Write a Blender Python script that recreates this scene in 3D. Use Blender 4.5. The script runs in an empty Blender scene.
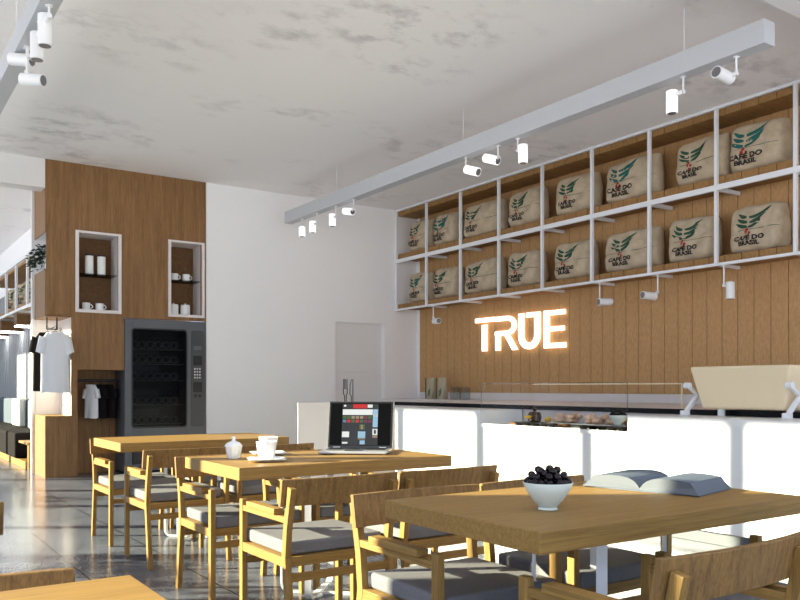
import bpy, bmesh, math, random
from mathutils import Vector, Matrix, noise as mnoise
random.seed(7)
SC = bpy.context.scene
COL = SC.collection
PI = math.pi

# ------------------------------------------------------------------ materials
def new_mat(name):
    m = bpy.data.materials.new(name); m.use_nodes = True
    nt = m.node_tree
    return m, nt, nt.nodes['Principled BSDF']

def plain(name, col, rough=.5, metal=0, emit=None, estr=0, spec=.5, trans=0, ior=1.45, coat=0):
    m, nt, b = new_mat(name)
    b.inputs['Base Color'].default_value = (*col, 1)
    b.inputs['Roughness'].default_value = rough
    b.inputs['Metallic'].default_value = metal
    b.inputs['Specular IOR Level'].default_value = spec
    b.inputs['Transmission Weight'].default_value = trans
    b.inputs['IOR'].default_value = ior
    b.inputs['Coat Weight'].default_value = coat
    if emit:
        b.inputs['Emission Color'].default_value = (*emit, 1)
        b.inputs['Emission Strength'].default_value = estr
    # faint procedural break-up of the roughness so that no surface is perfectly even
    tc = nt.nodes.new('ShaderNodeTexCoord'); n = nt.nodes.new('ShaderNodeTexNoise')
    n.inputs['Scale'].default_value = 9
    mr = nt.nodes.new('ShaderNodeMapRange')
    mr.inputs['To Min'].default_value = max(0, rough-.04); mr.inputs['To Max'].default_value = min(1, rough+.04)
    nt.links.new(tc.outputs['Object'], n.inputs['Vector'])
    nt.links.new(n.outputs['Fac'], mr.inputs['Value'])
    nt.links.new(mr.outputs['Result'], b.inputs['Roughness'])
    return m

def wood(name, light, dark, stretch, scale=1.0, rough=.45, contrast=(.35, .68), bump=.15):
    """grain runs along the axis whose stretch value is small"""
    m, nt, b = new_mat(name); N = nt.nodes; L = nt.links
    tc = N.new('ShaderNodeTexCoord'); mp = N.new('ShaderNodeMapping')
    mp.inputs['Scale'].default_value = [s*scale for s in stretch]
    oi = N.new('ShaderNodeObjectInfo'); ad = N.new('ShaderNodeVectorMath'); ad.operation = 'ADD'
    mu = N.new('ShaderNodeVectorMath'); mu.operation = 'SCALE'; mu.inputs['Scale'].default_value = 13.0
    L.new(oi.outputs['Random'], mu.inputs[0])
    L.new(tc.outputs['Object'], ad.inputs[0]); L.new(mu.outputs[0], ad.inputs[1])
    L.new(ad.outputs[0], mp.inputs['Vector'])
    n1 = N.new('ShaderNodeTexNoise'); n1.inputs['Scale'].default_value = 1; n1.inputs['Detail'].default_value = 5
    n1.inputs['Roughness'].default_value = .65; n1.inputs['Distortion'].default_value = .15
    n2 = N.new('ShaderNodeTexNoise'); n2.inputs['Scale'].default_value = 6; n2.inputs['Detail'].default_value = 3
    L.new(mp.outputs[0], n1.inputs['Vector']); L.new(mp.outputs[0], n2.inputs['Vector'])
    mx = N.new('ShaderNodeMix'); mx.data_type = 'FLOAT'; mx.inputs[0].default_value = .4
    L.new(n1.outputs['Fac'], mx.inputs[2]); L.new(n2.outputs['Fac'], mx.inputs[3])
    cr = N.new('ShaderNodeValToRGB')
    cr.color_ramp.elements[0].position = contrast[0]; cr.color_ramp.elements[0].color = (*dark, 1)
    cr.color_ramp.elements[1].position = contrast[1]; cr.color_ramp.elements[1].color = (*light, 1)
    L.new(mx.outputs[0], cr.inputs[0]); L.new(cr.outputs[0], b.inputs['Base Color'])
    bp = N.new('ShaderNodeBump'); bp.inputs['Strength'].default_value = bump; bp.inputs['Distance'].default_value = .002
    L.new(mx.outputs[0], bp.inputs['Height']); L.new(bp.outputs[0], b.inputs['Normal'])
    b.inputs['Roughness'].default_value = rough
    b.inputs['Specular IOR Level'].default_value = .2
    return m

WL, WD = (.38, .226, .066), (.20, .113, .035)
M = {}
M['wood_x'] = wood('oak_grain_lengthwise', WL, WD, (2.2, 85, 85))
M['wood_y'] = wood('oak_grain_crosswise', WL, WD, (85, 2.2, 85))
M['wood_z'] = wood('oak_grain_upright', WL, WD, (60, 60, 2.5))
M['back_z'] = wood('oak_backrest', (.30, .172, .060), (.13, .072, .028), (75, 75, .8), contrast=(.36, .62))
M['panel'] = wood('oak_veneer_panel', (.31, .172, .074), (.18, .092, .038), (26, 26, 1.3), contrast=(.36, .66), rough=.5)
M['panel_dark'] = wood('dark_oak_board', (.20, .105, .045), (.11, .055, .022), (26, 3, 26), rough=.55)
M['slat'] = wood('oak_wall_plank', (.62, .375, .17), (.43, .245, .105), (60, 60, 16), contrast=(.36, .66), rough=.6)
M['shelfwood'] = wood('oak_shelf_plank', (.40, .23, .09), (.25, .13, .045), (4, 40, 30), rough=.55)
M['white'] = plain('white_paint', (.80, .79, .79), .55)
M['wall'] = plain('white_plaster_wall', (.89, .89, .905), .8)
M['lacquer'] = plain('white_lacquer', (.82, .82, .81), .35)
M['soft_white'] = plain('warm_white_board', (.74, .69, .68), .6)
M['metal_white'] = plain('white_powder_coated_steel', (.80, .82, .85), .35)
M['lamp'] = plain('white_lamp_shell', (.85, .86, .87), .3)
M['lamp_lit'] = plain('glowing_white_lamp_shell', (.9, .9, .9), .3, emit=(1, 1, 1), estr=.75)
M['lens'] = plain('dark_lamp_reflector', (.16, .16, .17), .25)
M['black'] = plain('black_metal', (.012, .012, .014), .35)
M['blackglass'] = plain('black_worktop_edge', (.006, .006, .007), .35, spec=.15)
M['channel'] = plain('pale_grey_channel', (.52, .54, .57), .5)
M['pan'] = plain('matt_black_baking_steel', (.006, .006, .006), .6, spec=.1)
M['stone'] = plain('pale_stone_worktop', (.70, .66, .66), .4)
M['grey'] = plain('slate_grey_sheet_metal', (.105, .112, .125), .42)
M['greydark'] = plain('darker_grey_panel', (.052, .055, .062), .4)
M['dark'] = plain('black_interior', (.006, .006, .007), .4)
M['coil'] = plain('dark_wire_coil', (.16, .165, .17), .4)
M['cream'] = plain('cream_enamel', (.82, .68, .46), .38)
M['ceramic'] = plain('white_porcelain', (.86, .88, .88), .12, coat=.3)
M['bowl'] = plain('pale_celadon_glaze', (.68, .75, .70), .3)
M['cherry'] = plain('black_cherry_skin', (.008, .004, .007), .22, spec=.35)
M['stem'] = plain('cherry_stem', (.10, .07, .03), .6)
M['fabric_white'] = plain('white_cotton', (.72, .73, .76), .9, spec=.1)
M['fabric_black'] = plain('black_cotton', (.010, .008, .008), .9, spec=.1)
M['grey_fabric'] = plain('blue_grey_upholstery', (.10, .12, .145), .9, spec=.1)
M['book'] = plain('slate_blue_paper', (.105, .135, .18), .6)
M['bookedge'] = plain('grey_page_edge', (.105, .118, .14), .7)
M['alu'] = plain('brushed_aluminium', (.60, .61, .63), .3, metal=.7)
M['steel_dark'] = plain('dark_steel', (.05, .05, .05), .35, metal=.6)
M['screen'] = plain('black_screen', (.002, .002, .002), .3, spec=.08)
M['leaf'] = plain('dark_green_leaf', (.012, .035, .014), .5)
M['led'] = plain('white_light_strip', (1, 1, 1), .5, emit=(1, .98, .95), estr=14)
M['sign_face'] = plain('lit_white_letter_face', (1, 1, 1), .5, emit=(1, .97, .92), estr=1.7)
M['sign_back'] = plain('warm_light_behind_letter', (1, .8, .5), .5, emit=(1, .66, .26), estr=1.8)
M['pastry'] = plain('pink_brown_pastry', (.62, .42, .30), .8)
M['crock_wood'] = wood('dark_serving_wood', (.34, .15, .05), (.14, .06, .02), (45, 2.2, 45))
M['lemon'] = plain('yellow_fruit', (.80, .50, .02), .5)
M['crock'] = plain('dark_brown_crock', (.06, .028, .014), .35)
M['paper_sack'] = plain('beige_packet_paper', (.42, .38, .28), .7)
M['ink_green'] = plain('dark_green_ink', (.022, .075, .042), .85)
M['ink_teal'] = plain('teal_ink', (.012, .115, .10), .85)
M['ink_red'] = plain('red_ink', (.38, .03, .02), .85)
M['ink_black'] = plain('black_ink', (.02, .018, .016), .85)
for k, c in dict(red=(.55, .01, .01), white=(.75, .78, .82), blue=(.10, .20, .34), tan=(.30, .22, .14), plum=(.16, .03, .06),
                 sky=(.3, .5, .7), green=(.06, .12, .03), grey=(.018, .018, .020)).items():
    M['px_'+k] = plain('screen_'+k, tuple(q*.25 for q in c), .3, emit=c, estr=.45)

def glass(name='clear_glass', tint=(.985, .99, .99), rough=0.0, base=.004, k=.22):
    m = bpy.data.materials.new(name); m.use_nodes = True; nt = m.node_tree; N = nt.nodes; L = nt.links
    N.remove(N['Principled BSDF']); out = N['Material Output']
    tr = N.new('ShaderNodeBsdfTransparent'); tr.inputs[0].default_value = (*tint, 1)
    gl = N.new('ShaderNodeBsdfGlossy'); gl.inputs['Roughness'].default_value = .02+rough
    fr = N.new('ShaderNodeLayerWeight'); fr.inputs[0].default_value = .5; mx = N.new('ShaderNodeMixShader')
    pw = N.new('ShaderNodeMath'); pw.operation = 'POWER'; pw.inputs[1].default_value = 5; L.new(fr.outputs['Facing'], pw.inputs[0])
    ml = N.new('ShaderNodeMath'); ml.operation = 'MULTIPLY_ADD'; ml.inputs[1].default_value = k; ml.inputs[2].default_value = base; L.new(pw.outputs[0], ml.inputs[0])
    L.new(ml.outputs[0], mx.inputs[0]); L.new(tr.outputs[0], mx.inputs[1]); L.new(gl.outputs[0], mx.inputs[2])
    L.new(mx.outputs[0], out.inputs[0])
    return m
M['glass'] = glass()
M['edge'] = glass('glass_edge', (.78, .80, .78), base=.05, k=.6)
M['jar_glass'] = glass('jar_glass', (.86, .88, .88), base=.02, k=.6)
M['smoked'] = glass('smoked_glass', (.60, .61, .63), base=.003, k=.1)

def fabric(name, c):
    m, nt, b = new_mat(name); N = nt.nodes; L = nt.links
    tc = N.new('ShaderNodeTexCoord'); n = N.new('ShaderNodeTexNoise'); n.inputs['Scale'].default_value = 260; n.inputs['Detail'].default_value = 2
    w = N.new('ShaderNodeTexNoise'); w.inputs['Scale'].default_value = 5
    cr = N.new('ShaderNodeValToRGB')
    cr.color_ramp.elements[0].position = .3; cr.color_ramp.elements[0].color = (*[x*.8 for x in c], 1)
    cr.color_ramp.elements[1].position = .7; cr.color_ramp.elements[1].color = (*[x*1.15 for x in c], 1)
    L.new(tc.outputs['Object'], n.inputs['Vector']); L.new(tc.outputs['Object'], w.inputs['Vector'])
    L.new(n.outputs['Fac'], cr.inputs[0]); L.new(cr.outputs[0], b.inputs['Base Color'])
    bp = N.new('ShaderNodeBump'); bp.inputs['Strength'].default_value = .35; bp.inputs['Distance'].default_value = .004
    mx = N.new('ShaderNodeMath'); mx.operation = 'ADD'
    L.new(n.outputs['Fac'], mx.inputs[0]); L.new(w.outputs['Fac'], mx.inputs[1])
    L.new(mx.outputs[0], bp.inputs['Height']); L.new(bp.outputs[0], b.inputs['Normal'])
    b.inputs['Roughness'].default_value = .9; b.inputs['Specular IOR Level'].default_value = .15
    return m
M['cushion'] = fabric('grey_seat_fabric', (.180, .178, .188))

def burlap():
    m, nt, b = new_mat('woven_burlap'); N = nt.nodes; L = nt.links
    tc = N.new('ShaderNodeTexCoord')
    n = N.new('ShaderNodeTexNoise'); n.inputs['Scale'].default_value = 7; n.inputs['Detail'].default_value = 5
    w1 = N.new('ShaderNodeTexNoise'); w1.inputs['Scale'].default_value = 160
    L.new(tc.outputs['Object'], n.inputs['Vector']); L.new(tc.outputs['Object'], w1.inputs['Vector'])
    cr = N.new('ShaderNodeValToRGB')
    cr.color_ramp.elements[0].position = .3; cr.color_ramp.elements[0].color = (.38, .30, .20, 1)
    cr.color_ramp.elements[1].position = .7; cr.color_ramp.elements[1].color = (.60, .50, .37, 1)
    mx = N.new('ShaderNodeMix'); mx.data_type = 'FLOAT'; mx.inputs[0].default_value = .35
    L.new(n.outputs['Fac'], mx.inputs[2]); L.new(w1.outputs['Fac'], mx.inputs[3])
    L.new(mx.outputs[0], cr.inputs[0]); L.new(cr.outputs[0], b.inputs['Base Color'])
    bp = N.new('ShaderNodeBump'); bp.inputs['Strength'].default_value = .6; bp.inputs['Distance'].default_value = .015
    L.new(n.outputs['Fac'], bp.inputs['Height']); L.new(bp.outputs[0], b.inputs['Normal'])
    b.inputs['Roughness'].default_value = .95; b.inputs['Specular IOR Level'].default_value = .1
    return m
M['burlap'] = burlap()

def ceiling_mat():
    m, nt, b = new_mat('stained_plaster_ceiling'); N = nt.nodes; L = nt.links
    tc = N.new('ShaderNodeTexCoord'); mp = N.new('ShaderNodeMapping'); mp.inputs['Rotation'].default_value = (0, 0, math.radians(-35)); mp.inputs['Scale'].default_value = (.85, 1.25, 1)
    L.new(tc.outputs['Object'], mp.inputs['Vector'])
    a = N.new('ShaderNodeTexNoise'); a.inputs['Scale'].default_value = .55; a.inputs['Detail'].default_value = 4
    c = N.new('ShaderNodeTexNoise'); c.inputs['Scale'].default_value = 3.2; c.inputs['Detail'].default_value = 10; c.inputs['Roughness'].default_value = .68
    L.new(mp.outputs[0], a.inputs['Vector']); L.new(mp.outputs[0], c.inputs['Vector'])
    r1 = N.new('ShaderNodeMapRange'); r1.inputs['From Min'].default_value = .50; r1.inputs['From Max'].default_value = .66
    r2 = N.new('ShaderNodeMapRange'); r2.inputs['From Min'].default_value = .50; r2.inputs['From Max'].default_value = .68
    L.new(a.outputs['Fac'], r1.inputs['Value']); L.new(c.outputs['Fac'], r2.inputs['Value'])
    mu = N.new('ShaderNodeMath'); mu.operation = 'MULTIPLY'; L.new(r1.outputs[0], mu.inputs[0]); L.new(r2.outputs[0], mu.inputs[1])
    mx = N.new('ShaderNodeMix'); mx.data_type = 'RGBA'
    mx.inputs[6].default_value = (.92, .905, .905, 1); mx.inputs[7].default_value = (.54, .525, .535, 1)
    L.new(mu.outputs[0], mx.inputs[0]); L.new(mx.outputs[2], b.inputs['Base Color'])
    bp = N.new('ShaderNodeBump'); bp.inputs['Strength'].default_value = .15; bp.inputs['Distance'].default_value = .01
    L.new(c.outputs['Fac'], bp.inputs['Height']); L.new(bp.outputs[0], b.inputs['Normal'])
    b.inputs['Roughness'].default_value = .9
    return m
M['ceiling'] = ceiling_mat()

def floor_mat():
    m, nt, b = new_mat('grey_polished_tile'); N = nt.nodes; L = nt.links
    tc = N.new('ShaderNodeTexCoord'); sp = N.new('ShaderNodeSeparateXYZ'); L.new(tc.outputs['Object'], sp.inputs[0])
    def line(out, off, pitch, w):
        s = N.new('ShaderNodeMath'); s.operation = 'SUBTRACT'; s.inputs[1].default_value = off; L.new(out, s.inputs[0])
        d = N.new('ShaderNodeMath'); d.operation = 'DIVIDE'; d.inputs[1].default_value = pitch; L.new(s.outputs[0], d.inputs[0])
        f = N.new('ShaderNodeMath'); f.operation = 'FRACT'; L.new(d.outputs[0], f.inputs[0])
        l = N.new('ShaderNodeMath'); l.operation = 'LESS_THAN'; l.inputs[1].default_value = w/pitch; L.new(f.outputs[0], l.inputs[0])
        return l
    lx = line(sp.outputs[0], 1.158, .5755, .010); ly = line(sp.outputs[1], .43, 2.302, .003)
    mxl = N.new('ShaderNodeMath'); mxl.operation = 'MAXIMUM'; L.new(lx.outputs[0], mxl.inputs[0]); L.new(ly.outputs[0], mxl.inputs[1])
    n = N.new('ShaderNodeTexNoise'); n.inputs['Scale'].default_value = 2.2; n.inputs['Detail'].default_value = 6
    n2 = N.new('ShaderNodeTexNoise'); n2.inputs['Scale'].default_value = 60; n2.inputs['Detail'].default_value = 3
    L.new(tc.outputs['Object'], n.inputs['Vector']); L.new(tc.outputs['Object'], n2.inputs['Vector'])
    av = N.new('ShaderNodeMix'); av.data_type = 'FLOAT'; av.inputs[0].default_value = .35
    L.new(n.outputs['Fac'], av.inputs[2]); L.new(n2.outputs['Fac'], av.inputs[3])
    cr = N.new('ShaderNodeValToRGB')
    cr.color_ramp.elements[0].position = .35; cr.color_ramp.elements[0].color = (.098, .110, .138, 1)
    cr.color_ramp.elements[1].position = .65; cr.color_ramp.elements[1].color = (.155, .168, .205, 1)
    L.new(av.outputs[0], cr.inputs[0])
    mx = N.new('ShaderNodeMix'); mx.data_type = 'RGBA'; mx.inputs[7].default_value = (.015, .015, .017, 1)
    L.new(mxl.outputs[0], mx.inputs[0]); L.new(cr.outputs[0], mx.inputs[6]); L.new(mx.outputs[2], b.inputs['Base Color'])
    mr = N.new('ShaderNodeMapRange'); mr.inputs['To Min'].default_value = .13; mr.inputs['To Max'].default_value = .26
    L.new(n2.outputs['Fac'], mr.inputs['Value']); L.new(mr.outputs[0], b.inputs['Roughness'])
    b.inputs['Specular IOR Level'].default_value = .5
    return m
M['floor'] = floor_mat()

# ------------------------------------------------------------------ geometry helpers
class MB:
    def __init__(s): s.bm = bmesh.new(); s.mi = 0
    def _tag(s, faces):
        for f in faces: f.material_index = s.mi
    def box(s, x0, x1, y0, y1, z0, z1, T=None):
        c = [(x0,y0,z0),(x1,y0,z0),(x1,y1,z0),(x0,y1,z0),(x0,y0,z1),(x1,y0,z1),(x1,y1,z1),(x0,y1,z1)]
        v = [s.bm.verts.new(T @ Vector(p) if T else p) for p in c]
        s._tag([s.bm.faces.new([v[i] for i in q]) for q in ((0,3,2,1),(4,5,6,7),(0,1,5,4),(1,2,6,5),(2,3,7,6),(3,0,4,7))])
        return s
    def prism(s, pts, fn0, fn1):
        """closed outline pts; fn0/fn1 give the two 3-D copies"""
        a = [s.bm.verts.new(fn0(p)) for p in pts]; b = [s.bm.verts.new(fn1(p)) for p in pts]
        n = len(pts); F = [s.bm.faces.new(a[::-1]), s.bm.faces.new(b)]
        for i in range(n): F.append(s.bm.faces.new((a[i], a[(i+1)%n], b[(i+1)%n], b[i])))
        s._tag(F); return s
    def cyl(s, p, q, r, r2=None, seg=20, caps=True):
        p, q = Vector(p), Vector(q); r2 = r if r2 is None else r2
        d = (q-p).normalized(); u = d.orthogonal().normalized(); w = d.cross(u)
        A = []; B = []
        for i in range(seg):
            a = 2*PI*i/seg; o = u*math.cos(a)+w*math.sin(a)
            A.append(s.bm.verts.new(p+o*r)); B.append(s.bm.verts.new(q+o*r2))
        F = [s.bm.faces.new((A[i], A[(i+1)%seg], B[(i+1)%seg], B[i])) for i in range(seg)]
        if caps: F += [s.bm.faces.new(A[::-1]), s.bm.faces.new(B)]
        s._tag(F); return s
    def lathe(s, prof, c=(0,0,0), seg=32, sx=1, sy=1):
        rings = []
        for r, z in prof:
            rings.append([s.bm.verts.new((c[0]+sx*r*math.cos(2*PI*i/seg), c[1]+sy*r*math.sin(2*PI*i/seg), c[2]+z)) for i in range(seg)])
        F = []
        for a, b in zip(rings, rings[1:]):
            F += [s.bm.faces.new((a[i], a[(i+1)%seg], b[(i+1)%seg], b[i])) for i in range(seg)]
        F.append(s.bm.faces.new(rings[0][::-1])); F.append(s.bm.faces.new(rings[-1]))
        s._tag(F); return s
    def tube(s, pts, r, seg=8, closed=False):
        pts = [Vector(p) for p in pts]; n = len(pts); rings = []
        prev = None
        for i, p in enumerate(pts):
            if closed: t = pts[(i+1)%n]-pts[i-1]
            else: t = pts[min(i+1, n-1)]-pts[max(i-1, 0)]
            t.normalize()
            u = (prev - t*prev.dot(t)) if prev is not None else t.orthogonal()
            u.normalize(); prev = u; w = t.cross(u)
            rings.append([s.bm.verts.new(p+(u*math.cos(2*PI*k/seg)+w*math.sin(2*PI*k/seg))*r) for k in range(seg)])
        F = []
        for i in range(n if closed else n-1):
            a, b = rings[i], rings[(i+1)%n]
            F += [s.bm.faces.new((a[k], a[(k+1)%seg], b[(k+1)%seg], b[k])) for k in range(seg)]
        if not closed: F += [s.bm.faces.new(rings[0][::-1]), s.bm.faces.new(rings[-1])]
        s._tag(F); return s
    def strip(s, path, t, w, frame):
        """flat bar following a 2-D path (a, b); t across the path in plane, w out of plane. frame(a,b,c)->3-D"""
        P = [Vector(p) for p in path]; n = len(P); rings = []
        for i, p in enumerate(P):
            d = (P[min(i+1, n-1)]-P[max(i-1, 0)]).normalized(); nn = Vector((-d.y, d.x))
            if 0 < i < n-1:
                d1 = (P[i]-P[i-1]).normalized(); k = 1/max(.5, d.dot(d1))
            else: k = 1
            a, b = p+nn*t/2*k, p-nn*t/2*k
            rings.append([s.bm.verts.new(frame(*q)) for q in ((a.x,a.y,-w/2),(b.x,b.y,-w/2),(b.x,b.y,w/2),(a.x,a.y,w/2))])
        F = []
        for a, b in zip(rings, rings[1:]): F += [s.bm.faces.new((a[k], a[(k+1)%4], b[(k+1)%4], b[k])) for k in range(4)]
        F += [s.bm.faces.new(rings[0][::-1]), s.bm.faces.new(rings[-1])]
        s._tag(F); return s
    def ball(s, c, r, seg=14, rings=9, sc=(1,1,1)):
        res = bmesh.ops.create_uvsphere(s.bm, u_segments=seg, v_segments=rings, radius=r,
              matrix=Matrix.Translation(c) @ Matrix.Diagonal((*sc, 1)))
        s._tag({f for v in res['verts'] for f in v.link_faces}); return s
    def build(s, name, mat, parent=None, bevel=0, smooth=False, seg=2, loc=None, fix=True):
        if fix: bmesh.ops.recalc_face_normals(s.bm, faces=s.bm.faces)
        me = bpy.data.meshes.new(name); s.bm.to_mesh(me); s.bm.free()
        for m in (mat if isinstance(mat, (list, tuple)) else [mat]): me.materials.append(m)
        o = bpy.data.objects.new(name, me); COL.objects.link(o)
        if parent: o.parent = parent
        if loc: o.location = loc
        if bevel:
            b = o.modifiers.new('bevel', 'BEVEL'); b.width = bevel; b.segments = seg; b.limit_method = 'ANGLE'; b.angle_limit = math.radians(40)
        if smooth:
            for p in me.polygons: p.use_smooth = True
            if not bevel:
                e = o.modifiers.new('edges', 'EDGE_SPLIT'); e.split_angle = math.radians(38)
        return o

def tag(o, label=None, cat=None, group=None, kind=None):
    if label: o['label'] = label
    if cat: o['category'] = cat
    if group: o['group'] = group
    if kind: o['kind'] = kind
    return o
def thing(name, loc, label, cat, group=None, rz=0):
    e = bpy.data.objects.new(name, None); COL.objects.link(e); e.empty_display_size = .1
    e.location = loc; e.rotation_euler = (0, 0, rz)
    return tag(e, label, cat, group)
def copy_tree(o, parent=None):
    c = o.copy(); COL.objects.link(c)
    if parent: c.parent = parent
    for ch in list(o.children): copy_tree(ch, c)
    return c
def struct(name, mb, mat, bevel=0, smooth=False):
    return tag(mb.build(name, mat, None, bevel, smooth), kind='structure')
def B(*a, **k): return MB().box(*a, **k)

CEIL = 3.96; XW = 7.65; YB = 10.76
# ------------------------------------------------------------------ room shell
struct('floor', B(-3.7, XW+.1, -2.4, 20.2, -.1, 0), M['floor'])
struct('ceiling', B(-2.7, XW+.1, -2.4, 20.2, CEIL, CEIL+.12), M['ceiling'])
struct('wall_back', B(4.075, 6.125, YB, YB+.14, 0, CEIL).box(7.02, XW+.1, YB, YB+.14, 0, CEIL).box(6.125, 7.02, YB, YB+.14, 2.13, CEIL), M['wall'])
d = B(6.125, 7.02, YB+.08, YB+.13, 0, 2.13)
d.box(6.16, 6.985, YB+.072, YB+.08, 1.36, 2.08).box(6.16, 6.985, YB+.072, YB+.08, .12, 1.32)
struct('door_1', d, M['white'], .004)
struct('wall_right', B(XW, XW+.1, -2.4, YB, 0, CEIL), M['wall'])
# planks of the right wall, between the counter upstand and the ceiling
pm = MB(); y = YB-.11; pw = .183
first = True
while y > 1.9:
    pm.box(XW-.022, XW+.005, y-pw+.006, y, 1.05, CEIL-.005); y -= pw
struct('wall_right_planks', pm, M['slat'], .003)
struct('wall_left_room', B(2.66, 2.78, 11.5, 20.2, 0, CEIL), M['wall'])
struct('wall_far', B(-2.7, 2.7, 20.1, 20.25, 0, CEIL), M['wall'])
struct('wall_partition', B(1.965, 4.1, 11.46, 11.52, 0, CEIL), M['white'])
# window wall on the left: header, pier and mullions; the openings stand unglazed where the photo never looks
struct('wall_left', B(-2.75, -2.5, -2.4, 20.2, 3.67, CEIL).box(-2.75, -2.5, 3.75, 4.81, 0, 3.67).box(-2.75, -2.5, -2.4, -2.0, 0, 3.67), M['wall'])
k = 0
for i in range(-3, 10):
    ym = 7.946 + 1.375*i
    if 3.6 < ym < 4.9: continue
    if i == 4: ym -= .08
    k += 1
    if i == 4: pass
    struct('window_%d' % k, B(-2.58, -2.5, ym-.062, ym+.062, 0, 3.67), M['metal_white'])
struct('wall_rear', B(-2.7, -2.3, -2.4, -2.25, 0, CEIL).box(6.9, XW+.1, -2.4, -2.25, 0, CEIL).box(-2.3, 6.9, -2.4, -2.25, 3.5, CEIL), M['wall'])
struct('beam_near', B(-2.5, XW-.03, 2.52, 2.98, 3.60, CEIL), M['white'], .004)
struct('beam_far', B(-2.5, 2.0, YB, YB+.26, 3.60, CEIL), M['white'], .004)

# ------------------------------------------------------------------ joinery unit with vending machine
u = thing('wall_cabinet', (3.0, YB, 0), 'tall oak veneer wall unit with niches built around the vending machine', 'cabinet')
def U(mb, name, mat, bevel=.002, parent=u, **k):
    o = mb.build(name, mat, parent, bevel, **k)
    if parent is u: o.location = (-3.0, -YB, 0)
    return o
F0, F1 = YB, YB+.03       # thickness of the front skin
BK = YB+.70               # back of the unit
# front skin, cut around two display niches, the shirt niche and the rail niche
fs = MB()
X = [2.012, 2.381, 2.399, 2.882, 3.585, 4.002, 4.066]
fs.box(2.012, 4.066, F0, F1, 3.09, CEIL)
fs.box(2.012, 2.399, F0, F1, 2.105, 3.09).box(2.882, 3.585, F0, F1, 2.105, 3.09).box(4.002, 4.066, F0, F1, 2.105, 3.09)
fs.box(2.012, 4.066, F0, F1, 2.035, 2.105)
fs.box(2.309, 2.381, F0, F1, 0, 2.035)
fs.box(2.381, 2.960, F0, F1, 1.352, 2.035)
fs.box(2.012, 2.309, F0, F1, 0, .752)
U(fs, 'front_panel', M['panel'], 0)
U(B(2.0, 2.012, F0, BK, 3.055, CEIL), 'side_panel', M['panel'], 0)
U(B(2.0, 2.012, F0, BK, 2.012, 2.60), 'side_panel', M['panel'], 0)
U(B(2.0, 2.012, F0, BK, 0, .752), 'side_panel', M['panel'], 0)
U(B(2.0, 2.309, F0+.001, BK, .752, .770), 'niche_shelf', M['wood_x'], .001)
U(B(2.012, 2.381, F1, BK, 2.012, 2.035), 'niche_ceiling', M['panel'], 0)
U(B(2.309, 2.325, F1, BK, .77, 2.012).box(2.012, 2.31, BK-.012, BK, .77, 2.012), 'niche_lining', M['soft_white'], 0)
U(B(2.37, 2.381, F1, BK, 0, 1.352).box(2.381, 2.96, F1, BK, 1.352, 1.37).box(2.37, 2.96, YB+.42, YB+.44, 0, 1.352), 'rail_niche_lining', M['panel'], 0)
pl = B(2.012, 2.36, F1, BK, 2.60, 2.615).box(2.34, 2.36, F1, BK, 2.6, 3.07).box(2.012, 2.36, F1, BK, 3.055, 3.07).box(2.012, 2.34, BK-.02, BK-.01, 2.6, 3.06)
U(pl, 'plant_niche_lining', M['white'], 0)
for (x0, x1, zs) in ((2.354, 2.922, 2.583), (3.54, 4.045, 2.588)):
    fr = MB(); t = .040 if x0 < 3 else .036; z0, z1 = 2.080, 3.116; fy = YB-.022
    fr.box(x0, x0+t, fy, F1, z0, z1).box(x1-t, x1, fy, F1, z0, z1).box(x0+t, x1-t, fy, F1, z0, z0+t).box(x0+t, x1-t, fy, F1, z1-t*.75, z1)
    fr.box(x0+t-.012, x0+t, F1, YB+.36, z0+.02, z1-.02).box(x1-t, x1-t+.012, F1, YB+.36, z0+.02, z1-.02)
    fr.box(x0+t, x1-t, F1, YB+.36, z0+t-.012, z0+t).box(x0+t, x1-t, F1, YB+.36, z1-t*.75, z1-t*.75+.012)
    f = U(fr, 'niche_frame', M['soft_white'], .002)
    U(B(x0+t, x1-t, YB+.345, YB+.36, z0+t, z1-.03), 'niche_back', M['panel_dark'], 0)
    U(B(x0+t, x1-t, YB+.03, YB+.34, zs-.008, zs), 'glass_shelf', M['smoked'], 0)
# rail with three hanging shirts
U(MB().cyl((2.382, YB+.24, 1.216), (2.958, YB+.24, 1.216), .016), 'hanging_rail', M['black'], 0)
br = MB()
br.strip([(2.047, 2.011), (2.047, 1.86), (2.165, 1.86), (2.165, 2.011)], .016, .02, lambda a, b, c: Vector((a, YB+.15+c, b)))
br.cyl((2.09, YB-.06, 1.868), (2.09, YB+.2, 1.868), .008)
U(br, 'bracket', M['black'], 0)

v = thing('vending_machine', (3.515, YB, 0), 'slate grey vending machine with black glass door set into oak wall unit', 'vending machine')
def V(mb, name, mat, bevel=.0, parent=v, **k):
    o = mb.build(name, mat, parent, bevel, **k)
    if parent is v: o.location = (-3.515, -YB, 0)
    return o
fy = YB-.012
vb = MB()
vb.box(2.966, 3.063, fy, BK-.02, 0.02, 2.028).box(3.788, 4.062, fy, BK-.02, .02, 2.028)
vb.box(3.063, 3.788, fy, BK-.02, 1.9, 2.028).box(3.063, 3.788, fy, BK-.02, .42, .598).box(3.063, 3.788, fy, BK-.02, .02, .12)
vb.box(3.60, 3.788, fy, BK-.02, .12, .42).box(3.063, 3.60, fy+.12, BK-.02, .12, .42).box(3.063, 3.788, BK-.1, BK-.02, .598, 1.9)
V(vb, 'body', M['grey'], .004)
V(B(3.063, 3.788, YB+.25, YB+.26, .598, 1.9).box(3.063, 3.069, YB+.01, YB+.25, .598, 1.9).box(3.782, 3.788, YB+.01, YB+.25, .598, 1.9), 'inner_cabinet', M['dark'])
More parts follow.
